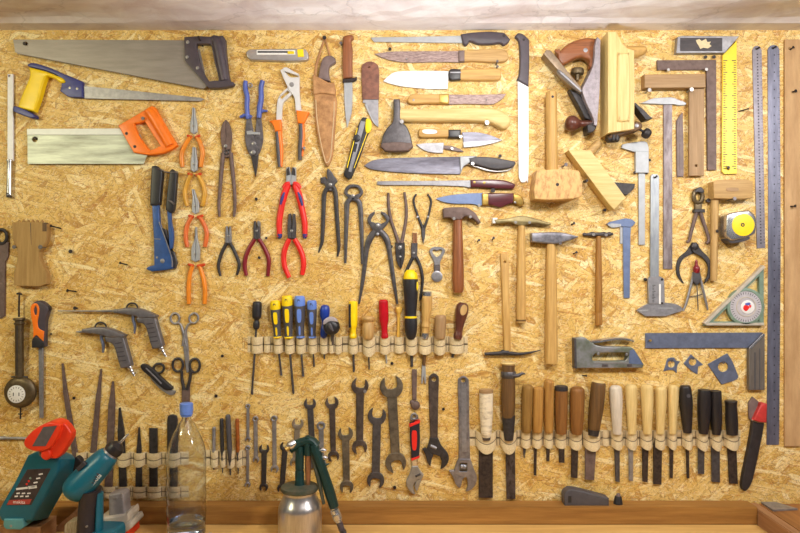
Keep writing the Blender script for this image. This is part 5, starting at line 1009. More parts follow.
web('beige canvas loop strip holding the row of screwdrivers', 247, 468, 336.5, 352.5, [(256.6, 5.6, 14, 1), (331.4, 3, 9, 1), (266.6, 3, 5, .4), (277.8, 4.6, 15, 1), (289.6, 4.8, 15, 1.4), (300.8, 4.6, 15, 1.4), (312.6, 4.2, 14, 1.4), (324, 4.2, 12, 1.6), (338, 3.6, 8, 2), (353.2, 4.6, 15, 1.6), (368.8, 6.2, 18, 4), (385, 5.2, 15, 2), (399.4, 4.6, 9, 1), (411.6, 5.6, 20, 2.4), (425, 6.4, 16, 2), (440, 5.6, 18, 2.4), (456.6, 7, 16, 1.2)])
# ---- chisels
GC = 'chisels in the long canvas strip'
def chisel(label, tx, ty, bx, by, prof, hm, b0, b1, bm, w0, w1, h=12, top=None, ferr=None, cat='chisel', d=14):
    t = T('chisel', label, cat, (tx + bx) / 2, (ty + by) / 2, d, GC)
    t.p('handle', hm, lathe((tx, ty), (bx, by), prof, h, 1, 18))
    (x0, y0), (x1, y1) = b0, b1
    t.p('blade', bm, plate([(bx - w0 * .7, by - 2), (bx + w0 * .7, by - 2), (x0 + w0, y0), (x1 + w1, y1), (x1 - w1, y1 - .6), (x0 - w0, y0)], 3, 8, .8))
    if top: t.p('strike_cap', top, lathe((tx - (bx - tx) * .012, ty - .5), (tx + (bx - tx) * .09, ty + (by - ty) * .09), [(0, prof[1][1] * .9), (.2, prof[2][1] * 1.03), (1, prof[2][1] * 1.04)], h, 1.02, 18, 1))
    if ferr: t.p('ferrule', ferr, lathe((tx + (bx - tx) * .9, ty + (by - ty) * .9), (bx, by + .6), [(0, prof[-2][1] * 1.06), (1, prof[-1][1] * 1.1)], h, 1.02, 18, 1))
    return t
ST = lambda r: [(0, r * .7), (.025, r * .93), (.08, r), (.5, r * 1.02), (.9, r * .92), (1, r * .8)]
TP = lambda r: [(0, r * .6), (.03, r * .88), (.1, r), (.35, r * 1.0), (.7, r * .82), (1, r * .68)]
t = T('chisel', 'wide dark chisel with a peeling white bound handle at the left of the strip', 'chisel', 486, 430, 14, GC)
t.p('handle', mat('peeling_white_tape', (226, 212, 184), .7, 0, .1, 40, (1, 1, 3), (160, 140, 112), .3, 6, .3, .5), lathe((486, 390.6), (486.2, 437), [(0, 6.6), (.06, 7), (.5, 6.6), (.75, 5.8), (.9, 5.4), (1, 4)], 16, .9)); t.p('wood_top', BROWNW('x'), lathe((486, 389.2), (486, 392.6), [(0, 6.8), (.5, 7.2), (1, 7)], 16, .92, 18, 1)); t.p('blade', OLDBLADE, plate([(481.6, 432), (491, 432), (493.2, 452), (493.2, 498.6), (479.2, 498.6), (479.2, 452)], 3, 9, .8)); t.p('ferrule', DARKST, lathe((486.2, 432), (486.4, 440), [(0, 5), (.5, 4.6), (1, 4)], 14, .8))
t = T('chisel', 'tallest chisel with dark brown handle, iron socket and a bent striking ring', 'chisel', 508, 430, 16, GC)
t.p('handle', DARKW(), lathe((508.2, 363), (508, 417), [(0, 5.6), (.03, 6.4), (.12, 6.4), (.2, 6.6), (.5, 7.1), (.85, 6.8), (1, 6)], 18, .95)); t.p('wood_top', PALEW('x'), disc(508.2, 363.4, [(6, 1)], 4) if 0 else lathe((508.2, 361.8), (508.2, 364.4), [(0, 6.4), (.5, 7.6), (1, 6.6)], 18, .95, 18, 1), label='pale mushroomed top')
t.p('strike_ring', DARKST, lathe((508.2, 371), (508.4, 377.6), [(0, 6.8), (.2, 7.6), (.8, 7.6), (1, 6.8)], 18, 1, 18, 1), tube([(511, 375), (517, 374.6), (521, 372.6), (524.4, 373.2)], [2.2, 2, 1.4, .5], 30)); t.p('socket', IRON, lathe((508.4, 415), (508.8, 440), [(0, 6.4), (.1, 6.6), (.6, 5.6), (1, 4.4)], 17, .9)); t.p('blade', mat('pitted_blade', (92, 82, 82), .4, .5, .3, 60, (2, 1, 1), (44, 36, 36), .4), plate([(504.6, 436), (513, 436), (515.6, 452), (516, 500), (507.2, 500), (506.2, 452)], 3, 9, .8))
chisel('honey brown chisel with thin spike blade, right of the tallest chisel', 527.6, 385, 526.4, 432.4, ST(5.4), HONEY1(), (525, 448), (524.6, 459), DARKST, 1.6, .5)
chisel('honey brown chisel with narrow long blade, second in the run of five brown handles', 538.4, 387, 537.4, 432.4, ST(5.4), HONEY2(), (536, 448), (535.6, 476.4), OLDBLADE, 1.4, 1.2)
chisel('slightly taller honey handle with a dark split near its base', 549.2, 379.8, 549, 432.6, ST(5), HONEY2(), (548.8, 448), (548.6, 462.4), OLDBLADE, 1.6, 1.4)
chisel('brown chisel with dark iron cap on its handle', 561.2, 386, 561, 433.4, ST(6.2), HONEY3(), (562, 448), (562.2, 463.4), OLDBLADE, 2.8, 2.7, top=IRON)
chisel('thick round topped brown chisel between the iron capped and the leaning chisel', 577, 386.6, 576.2, 433.6, [(0, 4), (.03, 6.2), (.1, 7.2), (.4, 7.2), (.85, 6.2), (1, 5)], HONEY3(), (575.4, 448), (574.8, 478.6), OLDBLADE, 3.3, 3.2, h=15)
t = chisel('leaning dark brown chisel with a hollow pale top and wide blade', 598.4, 382, 592.8, 434.4, [(0, 6), (.02, 6.6), (.1, 7), (.5, 7.2), (.85, 5.8), (.9, 5.4), (1, 4.6)], DARKW(), (591.4, 448), (590.2, 481), RUST, 5.4, 4.6, h=16, ferr=IRON)
t.p('wood_top', PALEW('x'), lathe((598.6, 380.8), (598.4, 383), [(0, 5), (.5, 6), (1, 5.6)], 16, 1, 18, 1), label='pale hollow top')
chisel('chisel with whitish weathered handle, leftmost of the pale handled run', 615.4, 385.6, 617, 433.6, TP(6.2), WHITEW(), (618, 448), (618.6, 483), DARKST, 2.6, 2, h=15)
chisel('clean pale handled chisel next to the whitish one', 631, 384.4, 631.8, 433.4, TP(5.8), PALEW(), (631.8, 448), (632, 482), GREYST, 2.3, 2, h=14)
chisel('pale handled chisel with two small knots and a rounded blade', 646.6, 384.6, 647.2, 433.4, TP(6.1), PALEW(), (646.4, 448), (646, 483), OLDBLADE, 3.1, 2.5, h=14)
chisel('pale handled chisel with the broadest blade of the pale run', 661, 386.6, 660.2, 433.6, TP(5.6), PALEW(), (659, 448), (658.6, 485.6), OLDBLADE, 4.3, 3.9, h=14)
chisel('rightmost pale handled chisel, beside the first black one', 673.2, 385.2, 672.8, 433.6, TP(5.2), PALEW(), (672.8, 448), (672.6, 479.4), OLDBLADE, 1.9, 1.4, h=13)
t = chisel('black handled chisel with an eye hole, leaning left of the other black ones', 685, 385.4, 687.2, 432.4, [(0, 4), (.03, 5.2), (.2, 6), (.4, 6.3), (.7, 5.2), (1, 4)], EBONY(), (688.8, 448), (689.4, 479.4), OLDBLADE, 1.5, 1.1, h=15)
t.p('eye_hole', GREYP, disc(685.8, 394.6, [(28, 1.9), (30.4, 1.9), (30.2, 1.2)], 14))
chisel('black handled chisel with bright tipped short blade', 704, 389.4, 703.2, 433.4, [(0, 5), (.03, 6), (.3, 6.4), (.7, 5.8), (1, 4.4)], EBONY(), (702.6, 448), (702.4, 475), DARKST, 3.2, 3, h=15)
chisel('slimmer black handled chisel touching its left neighbour', 715.8, 391.4, 716.4, 434.4, [(0, 4.6), (.03, 5.4), (.5, 5.6), (.8, 5.2), (1, 4)], EBONY(), (717, 448), (717.4, 483.4), DARKST, 4.2, 4, h=14)
chisel('short black chisel with flared flat top, rightmost in the strip', 730.8, 400.4, 732, 434.4, [(0, 5.2), (.02, 6), (.1, 5.6), (.2, 5.4), (.6, 6), (1, 5.4)], EBONY(), (733.6, 450), (735.2, 485), OLDBLADE, 4.4, 4.2, h=15)
web('long beige canvas loop strip holding the row of chisels', 468, 742, 430.5, 446.5, [(486.4, 10, 16, 7), (508.8, 8, 18, 7), (526, 4.8, 14, 1.6), (537.4, 4.6, 14, 1.8), (549, 4.4, 14, 1.8), (561.2, 5.4, 14, 1.8), (576, 6.4, 17, 3), (592.4, 8.6, 19, 4), (606.6, 3, 3, .4), (617.6, 5.6, 17, 3), (632, 5.4, 16, 3), (647, 5.8, 16, 3), (660.2, 5.4, 16, 3), (672.8, 4.4, 15, 3), (688, 4.8, 17, 3), (703, 5.6, 17, 4), (717, 5.4, 16, 4), (732.6, 6.8, 17, 3.4)])
# sheathed knife and small spatula right of the strip
t = T('utility_knife', 'black sheathed knife with bright red cap beside the long steel ruler', 'knife', 755, 445, 12)
t.p('cap', mat('red_cap', (196, 58, 54), .45, 0, .12, 60), plate(sm([(760, 403.4, 1), (763, 402.6), (766.2, 403.6, 1), (765.6, 422.4, 1), (758, 421.8), (752.4, 419.6, 1)]), 1, 20, 4), label='bright red cap'); t.p('cap_rim', BEIGE, tube([(752.4, 420), (758, 422), (765.4, 422.6)], .6, 12, 2.2, 8, 3))
t.p('sheath', mat('black_leather', (48, 42, 42), .5, 0, .25, 60), plate(sm([(753.2, 421, 1), (765, 423, 1), (762, 440), (757, 464), (752.6, 482), (747.6, 490.4), (743.4, 490.6), (742, 484), (746, 462), (750.4, 440)]), 1, 13, 3.5))
one('wedge', 'small grey brown wooden wedge behind the red capped knife', 'wedge', 751, 408, GREYBR, plate([(748.4, 403), (752.4, 396.6), (758.2, 401.4), (756, 410), (752, 420), (749, 419)], 1, 8, .8))
# ---- left racks
GF = 'files in the left canvas strip'
def filet(label, tip, joint, end, wt, wj, wb, m=RUST, h=(3, 9), d=6, grp=GF):
    t = T('file', label, 'file', joint[0], joint[1], d, grp)
    t.p('tang', m, plate(strip(tip[0], tip[1], joint[0], joint[1], wt, wj), h[0], h[1] - 1, .5)); t.p('blade', m, plate(strip(joint[0], joint[1] - .5, end[0], end[1], wj * 1.05, wb), h[0], h[1], .8))
    return t
filet('long rusty file leaning right above the charger, leftmost of the files', (61.8, 363.6), (64.6, 391), (77, 470), .7, 2, 2.7)
filet('long rusty file leaning left above the drill body', (100.6, 369), (98, 394), (91.6, 466), .6, 2, 3)
filet('broad reddish brown file reaching down behind the drill chuck', (112.4, 381.6), (111.4, 403.6), (108, 487), .8, 3, 3.8)
filet('dark file with slender tang just right of the drill chuck', (119.2, 408), (120.4, 429), (122.6, 487), .7, 3, 3.6, IRON)
filet('narrow dark file with conical tang left of the flat topped file', (138.6, 427.6), (138.6, 448.6), (138.4, 487), .5, 2.2, 3.2, IRON)
t = T('file', 'short flat topped dark file standing full width in the strip', 'file', 153, 455, 6, GF); t.p('blade', IRON, plate(recty(149, 428.4, 157, 487), 3, 9, 1))
t = T('file', 'round topped dark file behind the shoulder of the plastic bottle', 'file', 172, 440, 6, GF); t.p('blade', IRON, plate(sm([(167.4, 487, 1), (167, 430), (167.4, 418), (170, 415), (174, 415), (176.8, 418), (177, 430), (176.6, 487, 1)]), 3, 10, 2))
web('upper beige canvas loop strip holding the files at the left', 74, 188, 452.5, 465.5, [(80, 5, 8, 1), (92, 5, 9, 1), (108, 5, 9, 1), (122.8, 6.4, 9, 2), (138.6, 5.4, 9, 2), (153.2, 7, 9, 2.4), (172, 7, 10, 2)])
web('lower beige canvas strip catching the points of the files', 84, 188, 487, 498, [(108, 6, 8, .4), (122.6, 6, 8, .4), (138.4, 6, 8, .4), (153, 7, 8, .4), (172, 7, 8, .4)])
GP = 'punches in the short canvas strip'
def punch(label, x0, y0, x1, y1, ty, r, m, tr=.5):
    t = T('punch', label, 'punch', x0, (y0 + y1) / 2, 6, GP)
    t.p('shank', m, lathe((x0, y0), (x1, y1), [(0, r * .7), (.03, r * .95), (.08, r), (1, r)], 6, 1, 12, 1)); t.p('point', DARKST, lathe((x1, y1 - .3), (x1 + (x1 - x0) * .4, ty), [(0, r * .95), (.4, r * .6), (1, tr)], 6, 1, 12, 1))
punch('shortest grey punch, leftmost of the four beside the bottle', 213.8, 427, 213.6, 452, 470, 1.8, GREYST)
punch('slim black punch between the grey and the tall dark punch', 221.4, 418.6, 222.2, 452, 473, 2, IRON)
punch('tall thick dark purple brown punch, third of the four', 228, 414.6, 229.8, 453, 475, 2.6, GREYP, .8)
punch('rusty orange punch, rightmost of the four', 237, 418.6, 237.8, 452, 474, 2, mat('orange_rust', (178, 98, 34), .5, .2, .2, 90, None, (130, 66, 24)))
web('short beige canvas loop strip holding the four punches', 205, 246, 450.5, 466.5, [(213.8, 3.4, 7, 1.4), (222.4, 3.2, 7, 1.4), (230, 4, 8, 2.4), (238.2, 3.2, 7, 1.4)])
# ================================================================ spanners
GW = 'spanners on the lower board'
def openhead(x, y, ang, R, slot, tilt=0.):
    """open jaw: ang = outward direction (radians, px axes), slot = half width"""
    a = ang + math.radians(tilt); ux, uy = math.cos(a), math.sin(a); vx, vy = -uy, ux
    ph = math.asin(min(.95, slot / R)); o = []
    n = 22
    for i in range(n + 1):
        th = ph + (2 * pi - 2 * ph) * i / n
        k = 1. - .06 * math.cos(th)
        o.append((R * k * math.cos(th), R * k * math.sin(th)))
    o += [(R * .05, -slot), (-R * .22, -slot * .75), (-R * .3, 0), (-R * .22, slot * .75), (R * .05, slot)]
    return [(x + ux * p + vx * q, y + uy * p + vy * q) for p, q in o]
def spanner(label, x0, y0, x1, y1, R0, R1, w0, w1, m=DARKST, t0=14, t1=14, s=.55, hh=8, name='open_spanner'):
    a1 = math.atan2(y1 - y0, x1 - x0); a0 = a1 + pi
    d = Vector((x1 - x0, y1 - y0)).normalized()
    shank = plate(strip(x0 + d.x * R0 * .55, y0 + d.y * R0 * .55, x1 - d.x * R1 * .55, y1 - d.y * R1 * .55, w0, w1), 2, hh - 1, 1)
    one(name, label, 'spanner', (x0 + x1) / 2, (y0 + y1) / 2, m, plate(openhead(x0, y0, a0, R0, R0 * s, t0), 1, hh, 1.2), plate(openhead(x1, y1, a1, R1, R1 * s, t1), 1, hh, 1.2), shank, d=6, group=GW)
def combi(label, x0, y0, x1, y1, R0, R1, w, m=GREYST, openend=True):
    d = Vector((x1 - x0, y1 - y0)).normalized(); a1 = math.atan2(d.y, d.x)
    sh = [plate(circ(x0, y0, R0, 18), 1, 8, 1, [circ(x0, y0, R0 * .52, 8)]), plate(strip(x0 + d.x * R0 * .8, y0 + d.y * R0 * .8, x1 - d.x * R1 * .6, y1 - d.y * R1 * .6, w, w), 2, 6, .8)]
    sh.append(plate(openhead(x1, y1, a1, R1, R1 * .5, 14), 1, 7, .8))
    one('combination_spanner', label, 'spanner', (x0 + x1) / 2, (y0 + y1) / 2, m, *sh, d=5, group=GW)
OLIVE = mat('olive_steel', (124, 114, 98), .42, .55, .2, 60, None, (90, 82, 72), .15)
BROWNST = mat('brown_steel', (104, 92, 86), .42, .55, .2, 60, None, (76, 66, 62), .15)
spanner('grey open spanner mostly hidden behind the spray gun head', 297.6, 423.6, 294.8, 463, 5.8, 5.2, 2.8, 2.6, mat('dull_grey_steel', (150, 138, 122), .45, .5, .15, 60), 0, 10)
spanner('dark open spanner whose lower end is hidden by the spray gun', 309.8, 403.6, 313.4, 470, 6, 5.4, 3, 2.8, DARKST, 4, 10)
combi('ring ended spanner above the knobs of the spray gun', 321, 426, 321.6, 464, 4.4, 4.4, 2.4, GREYST)
spanner('dark open spanner just right of the short ring spanner above the spray gun', 331.8, 402.6, 333.4, 457, 6.6, 5.8, 3, 2.6, BROWNST, -8, -12)
spanner('olive coloured open spanner hung lowest beside the spray gun handle', 345.4, 433.6, 346.6, 487.6, 7.4, 6.8, 3.8, 3.2, OLIVE, -6, 6)
spanner('tall brown open spanner with upper jaw right below the yellow striped screwdriver', 360, 385.6, 359.6, 448, 8.6, 7.6, 4, 3.4, BROWNST, 8, -12)
spanner('mid sized grey brown open spanner left of the largest spanner', 377, 415.6, 375.6, 481, 9.2, 8.6, 4.2, 4, DARKST, 6, 6)
spanner('largest open spanner, olive grey, beside the red handled adjustable wrench', 391.4, 386, 396, 463.4, 11.6, 10.4, 5, 4.4, OLIVE, -4, -14, .52, 10)
combi('short thin ring spanner, upper of the two leftmost', 247.7, 406.4, 247.8, 439.6, 2.5, 2.7, 1.4)
combi('short thin ring spanner, lower of the two leftmost', 247.6, 448, 247.4, 485, 2.5, 2.8, 1.4)
combi('medium ring spanner between the thin pair and the longest ring spanner', 255.2, 419, 255.8, 460, 2.9, 3.2, 1.9)
combi('longest bright ring spanner with slender shank', 274, 418.8, 274.4, 469.4, 3.2, 4, 2)
spanner('small black open spanner left of the longest ring spanner', 264, 449, 263.4, 488, 5, 4.2, 2.7, 2.3, IRON, 4, 4)
spanner('small black open spanner partly behind the spray gun lid', 285, 446.6, 281.6, 489, 5, 4.6, 2.7, 2.4, IRON, 4, 4)
# adjustable wrenches
t = T('adjustable_wrench', 'chrome adjustable wrench with black and red rubber grip', 'wrench', 413, 455, 10)
t.p('head', STEEL, plate(sm([(412, 466, 1), (417.4, 466, 1), (420, 471), (423.6, 475, 1), (422, 479, 1), (417, 480), (413.6, 484.6, 1), (413.2, 489), (415.2, 494.6, 1), (411.6, 493), (407, 487), (406.4, 481), (409.6, 474)]), 2, 12, 1.8), plate(sm([(416, 480.6, 1), (422, 478.6, 1), (420, 483.4), (417.2, 491), (414.6, 487)]), 3, 10, 1))
t.p('worm_screw', DARKST, lathe((415.4, 476.4), (420.6, 474), [(0, 1.3), (1, 1.3)], 10.4)); t.p('shank', CHROME, plate(strip(414.6, 458, 414.4, 470, 2.6, 3), 3, 11, 1.2))
g = t.p('grip', mat('black_rubber', (38, 36, 48), .5, 0, .15, 60), plate(sm([(409.6, 423, 1), (419.6, 420.6, 1), (420, 440), (419, 457, 1), (411.4, 459, 1), (410, 440)]), 1, 16, 4)); t.p('red_inlay', RED, plate(sm([(411.8, 432), (414, 430), (416.8, 432), (416.6, 447), (414.4, 450), (412.2, 447)]), 14.6, 16.6, .6), parent=g, label='red strip in the grip'); t.p('red_end', RED, plate([(409.2, 423.6), (420, 420), (420, 422.6), (409.4, 427)], 2, 16.6, 1), plate([(411.2, 458), (419.6, 455), (419.4, 457.6), (411.6, 460.4)], 2, 16.6, 1), parent=g, label='red grip ends')
t.p('hanging_eye', CHROME, plate(sm([(410.4, 421, 1), (410.4, 415.6), (414.2, 413), (418, 415.6), (418.4, 420, 1)]), 3, 9, 1, [circ(414.2, 416.8, 1.7)]))
t = T('adjustable_wrench', 'black adjustable wrench with wide open jaw', 'wrench', 435, 420, 9)
t.p('handle', BROWNST, plate(sm([(428.8, 380), (430.4, 375.6), (434, 373.6), (437.6, 375.6), (439, 380), (438.4, 400), (437.8, 440, 1), (430.4, 440, 1), (429, 400)]), 2, 9, 1, [circ(434, 379.6, 2.4)]))
t.p('fixed_jaw', IRON, plate(sm([(430, 438, 1), (438, 438, 1), (441.6, 446), (448, 454), (448.6, 461), (445, 466.6), (440.8, 469.4, 1), (441.6, 462), (439.6, 456.4, 1), (430, 453, 1), (426.4, 450, 1), (428.6, 444)]), 2, 12, 1.6)); t.p('sliding_jaw', IRON, plate(sm([(422.4, 449.4, 1), (425.4, 448, 1), (433.4, 455.4, 1), (431.6, 460), (430.4, 466.6, 1), (427.6, 463), (425.4, 455)]), 2, 12, 1.4)); t.p('worm_screw', GREYST, lathe((430.4, 445.6), (436.4, 448.4), [(0, 1.6), (.5, 1.9), (1, 1.6)], 11))
t = T('adjustable_wrench', 'large steel adjustable wrench, rightmost of the three', 'wrench', 464, 430, 10)
WS = mat('wrench_steel', (150, 146, 150), .38, .65, .15, 50, None, (118, 114, 120))
t.p('handle', WS, plate(sm([(458, 384), (459.4, 378.6), (463.6, 376.2), (467.8, 378.6), (469.2, 384), (469.4, 420), (470.4, 462, 1), (458.8, 462, 1), (459, 420)]), 2, 10, 1, [circ(463.4, 380.6, 2.4)]))
t.p('handle_panel', GREYST, plate(sm([(461.4, 388), (463.6, 387), (466, 388), (466.6, 452, 1), (461.8, 452, 1)]), 9.6, 10.6, .3)); t.p('fixed_jaw', WS, plate(sm([(458.6, 459, 1), (470.6, 459, 1), (473.6, 468), (476.8, 477), (475.6, 484), (471.6, 489.4), (466, 491.8, 1), (468, 485), (466.6, 477.6, 1), (460, 476), (453.4, 473, 1), (456, 465)]), 2, 13, 1.6, [recty(459.6, 463, 467, 471.6)])); t.p('sliding_jaw', WS, plate(sm([(449, 471, 1), (454.6, 470.4, 1), (466.6, 476, 1), (462.4, 480), (461.4, 485), (459.4, 488.4, 1), (455.4, 484), (453, 477.4)]), 2, 12.6, 1.4)); t.p('worm_screw', GREYST, lathe((460.4, 467), (466.4, 467.6), [(0, 2.6), (.2, 3), (.4, 2.6), (.6, 3), (.8, 2.6), (1, 3)], 8, .8))
t = T('nail_set', 'small rusty bar tool with ball end above the red gripped wrench', 'bar', 415, 388, 6)
t.p('bar', RUST, plate(sm([(411.8, 372), (413, 369.6), (415.6, 369.6), (417, 372), (416.6, 400, 1), (412.4, 400, 1)]), 2, 7, 1)); t.p('ball_end', RUST, disc(415.4, 405.4, [(0, 3), (3, 4.6), (8, 4.4), (11, 2.6)], 16, 2), disc(412.4, 402.6, [(1, 2), (4, 2.8), (8, 2), (9, .8)], 12, 2))

# ================================================================ things on the bench and its back rail
def sit(t, z=None):
    """bench things stand where they stand (no push against the board)"""
    t.sit = False; return t
# knife-like dark block and small plug lying on the rail
t = sit(T('sharpening_block', 'dark grey tapered plastic block lying on the back rail', 'block', 585, 500, 26)); t.p('body', GREYP, plate(sm([(563.4, 504.2, 1), (562.6, 494), (565, 489.6, 1), (573, 487.8), (604, 495.6), (607.4, 497.6, 1), (607.4, 504.2, 1)]), 12, 40, 3)); t.p('end_slot', BLACKP, plate(recty(566.6, 494, 570, 500.6), 39.4, 40.6, .2))
t = sit(T('rubber_plug', 'small black rubber plug standing on the back rail', 'plug', 618, 500, 26)); t.p('body', BLACKP, lathe((618.2, 496), (618, 505), [(0, 2.6), (.1, 3.4), (.8, 4.6), (1, 4.4)], 26)); t.p('top', GREYBR, lathe((618.6, 493.4), (618.2, 497), [(0, 1.2), (.3, 2), (1, 2)], 26))
t = sit(T('scraper_blade', 'flat grey scraper blade lying in the corner of the right shelf', 'blade', 777, 503, 40, single=True))
K0 = t.k; t.p('scraper_blade', GREYST, ([], [])) if 0 else None
def flat_on(t, name, m, pts, z0, th):
    """plan outline (x m, y m) lying level at height z0"""
    me = bpy.data.meshes.new(name); n = len(pts)
    V = [(x, y, z0) for x, y in pts] + [(x, y, z0 + th) for x, y in pts]
    F = [tuple(range(n)), tuple(n + i for i in range(n))] + [(i, (i + 1) % n, n + (i + 1) % n, n + i) for i in range(n)]
    me.from_pydata(V, [], F); bm = bmesh.new(); bm.from_mesh(me); bmesh.ops.recalc_face_normals(bm, faces=bm.faces); bm.to_mesh(me); bm.free(); me.materials.append(m)
    o = bpy.data.objects.new(name, me); C.objects.link(o); return o
zs = ZR - .008 + .0006
def onplane(px, py, z):
    """point of the level plane z seen at (px, py)"""
    yy = -z / ((py - CY) * PX / DC); return ((px - CX) * PX / DC * yy, -(DC - yy))
pts = [onplane(x, y, zs + .004) for x, y in ((757.6, 499.4), (771, 498.9), (797.6, 508.4), (773, 509.8))]
pts = [(x, min(y, -.002)) for x, y in pts]
cxm = sum(p[0] for p in pts) / 4; cym = sum(p[1] for p in pts) / 4
o = flat_on(t, 'scraper_blade', GREYST, [(x - cxm, y - cym) for x, y in pts], 0, .004); o.location = (cxm, cym, zs); t.root = o; t.tag(o)
# plastic bottle
t = sit(T('water_bottle', 'clear plastic bottle with blue cap and a little water, standing on the bench', 'bottle', 186.4, 470, 125))
def glass(name, rgb, rough=.03, ior=1.3, tint=1.):
    m = bpy.data.materials.new(name); m.use_nodes = True; b = m.node_tree.nodes['Principled BSDF']
    b.inputs['Base Color'].default_value = col(rgb); b.inputs['Roughness'].default_value = rough; b.inputs['IOR'].default_value = ior; b.inputs['Transmission Weight'].default_value = 1.
    return m
PET = glass('clear_plastic', (243, 246, 252), .06, 1.42); WATER = glass('water', (226, 240, 255), .0, 1.33)
H0 = 125; zb = CY - ZB / t.k      # px row of the bench under the bottle
L = zb - 421
def blathe(rows, n=40):
    V = []; F = []
    for y, r in rows:
        for k in range(n):
            a = 2 * pi * k / n; V.append((186.4 + r * math.cos(a), y, H0 + r * math.sin(a) * t.k * 1000))
    for i in range(len(rows) - 1):
        for k in range(n):
            j = (k + 1) % n; F.append((i * n + k, i * n + j, (i + 1) * n + j, (i + 1) * n + k))
    return V, F, n
outer = [(416, 4.4), (419, 4.5), (421, 6), (425, 8.6), (432, 12), (440, 15.6), (448, 18), (455, 19), (462, 19.2), (464, 18.8), (466, 19.2), (474, 19.2), (476, 18.5), (478, 19.2), (486, 19.2), (488, 18.5), (490, 19.2), (500, 19.2), (502, 18.5), (504, 19.2), (514, 19.2), (zb - 3, 18.4), (zb - .3, 15), (zb - .4, 6), (zb - 1.6, .1)]
inner = [(y - (.8 if i > len(outer) - 4 else 0), max(r - .35, .05)) for i, (y, r) in enumerate(outer)]
V, F, n = blathe(outer + inner[::-1]); t.p('shell', PET, (V, F))
wl = zb - 16.6
V, F, n = blathe([(wl, .05), (wl, 18.5)] + [(y, r - .25) for y, r in inner if y > wl + .2]); F.append(tuple(range(n))); t.p('water', WATER, (V, F))
t.p('cap', BLUELT, (lambda q: (q[0], q[1] + [tuple(range(q[2])), tuple(range(len(q[0]) - q[2], len(q[0])))]))(blathe([(402.8, 5.6), (403.4, 6.4), (405, 6.6), (411.4, 6.6), (411.8, 6.2), (414, 6.4), (414.4, 5.2)])))
t.p('neck_ring', BLUELT, (lambda q: (q[0], q[1] + [tuple(range(q[2])), tuple(range(len(q[0]) - q[2], len(q[0])))]))(blathe([(414.6, 5.2), (415, 5.6), (416, 5.4), (416.4, 4.6)])))
# spray gun
t = sit(T('spray_gun', 'dark green paint spray gun with a bright aluminium cup, standing on the bench', 'spray gun', 305, 490, 135))
H = 135; zb2 = CY - ZB / t.k
def vl(x, rows, h=H, n=32, cap=True, flat=1.):
    V = []; F = []
    for y, r in rows:
        for k in range(n):
            a = 2 * pi * k / n; V.append((x + r * math.cos(a), y, h + r * math.sin(a) * t.k * 1000 * flat))
    for i in range(len(rows) - 1):
        for k in range(n):
            j = (k + 1) % n; F.append((i * n + k, i * n + j, (i + 1) * n + j, (i + 1) * n + k))
    if cap: F.append(tuple(range(n))); F.append(tuple((len(rows) - 1) * n + k for k in range(n)))
    return V, F
cup = t.p('cup', ALU, vl(300, spl([(489.6, 15.6), (492, 15.8), (496, 16.8), (500, 18.6), (504, 20.6), (508, 21.6), (516, 21.8), (zb2 - 3, 21.6), (zb2 - 1.4, 20.6)], 3)))
t.p('lid', LIDGREEN, vl(299.6, [(484.4, 8), (485, 16), (486.2, 18.6), (489, 18.8), (490.6, 17.6)])); t.p('cup_clamp', ALU, vl(299.8, [(490, 16.4), (492.4, 16.6), (493.4, 16)]))
t.p('column', DGREEN, vl(299.6, [(446, 4), (450, 4.4), (469, 4.4), (469.6, 3.8), (472, 4.6), (483, 4.6), (486, 6)], n=20))
t.p('head', DGREEN, tube([(289.6, 449.6, H + 4), (296, 445, H), (304, 441.6, H), (311, 440.6, H), (316.4, 446, H)], [4.2, 5, 4.6, 4.8, 5.2], H, 1.), vl(308, [(435.4, 2), (437, 4.2), (444, 4.6), (455, 4.4)], n=18))
nz = t.p('nozzle', CHROME, lathe((295.4, 441.6), (286.6, 447.6), [(0, 3.6), (.3, 4.4), (.6, 4.4), (.7, 3), (1, 2.2)], (H + 4, H + 14))); t.p('air_cap', BRASS, lathe((289.4, 446), (287, 448), [(0, 2.6), (1, 2.6)], (H + 12, H + 16)), parent=nz)
t.p('handle', DGREEN, tube([(313, 444), (318, 458), (323.6, 474), (329.6, 492), (334.2, 507)], [5.2, 5.4, 5.2, 5.4, 4.9], H, 1.15)); t.p('trigger', LIDGREEN, tube([(310.6, 447, H + 2), (314, 461, H + 4), (318.4, 477, H + 6), (324, 503, H + 5)], [1.6, 1.9, 2.2, 1.6], H))
t.p('hook', DGREEN, tube([(320, 463.4), (325, 464.8), (329.4, 463.6)], [1.9, 1.6, .5], H)); t.p('fluid_tube', COPPER, vl(308, [(453, 3), (470, 3.1), (479, 2.6), (485, 2)], n=14))
for kx, ky in ((322.4, 450), (323.8, 457.4)): t.p('adjusting_knob', CHROME, lathe((kx - 3, ky), (kx + 4, ky + .6), [(0, 1.8), (.3, 2.6), (.75, 2.8), (.85, 1.6), (1, 1.6)], H)); 
t.p('hose_fitting', CHROME, lathe((332.6, 505.6), (339, 521.6), [(0, 3.4), (.2, 3.4), (.24, 4.6), (.45, 4.8), (.5, 3.8), (.55, 5), (.85, 4.8), (.9, 3.6), (1, 3.6)], H, 1, 16, 1)); t.p('hose', mat('hose_rubber', (84, 76, 84), .3, .2, .1, 60), tube([(338, 519, H), (342, 530, H), (343.4, zb2 - 8, H + 4), (345.6, zb2 - 4.2, H + 30), (350, zb2 - 4, H + 70)], 3.2, H))
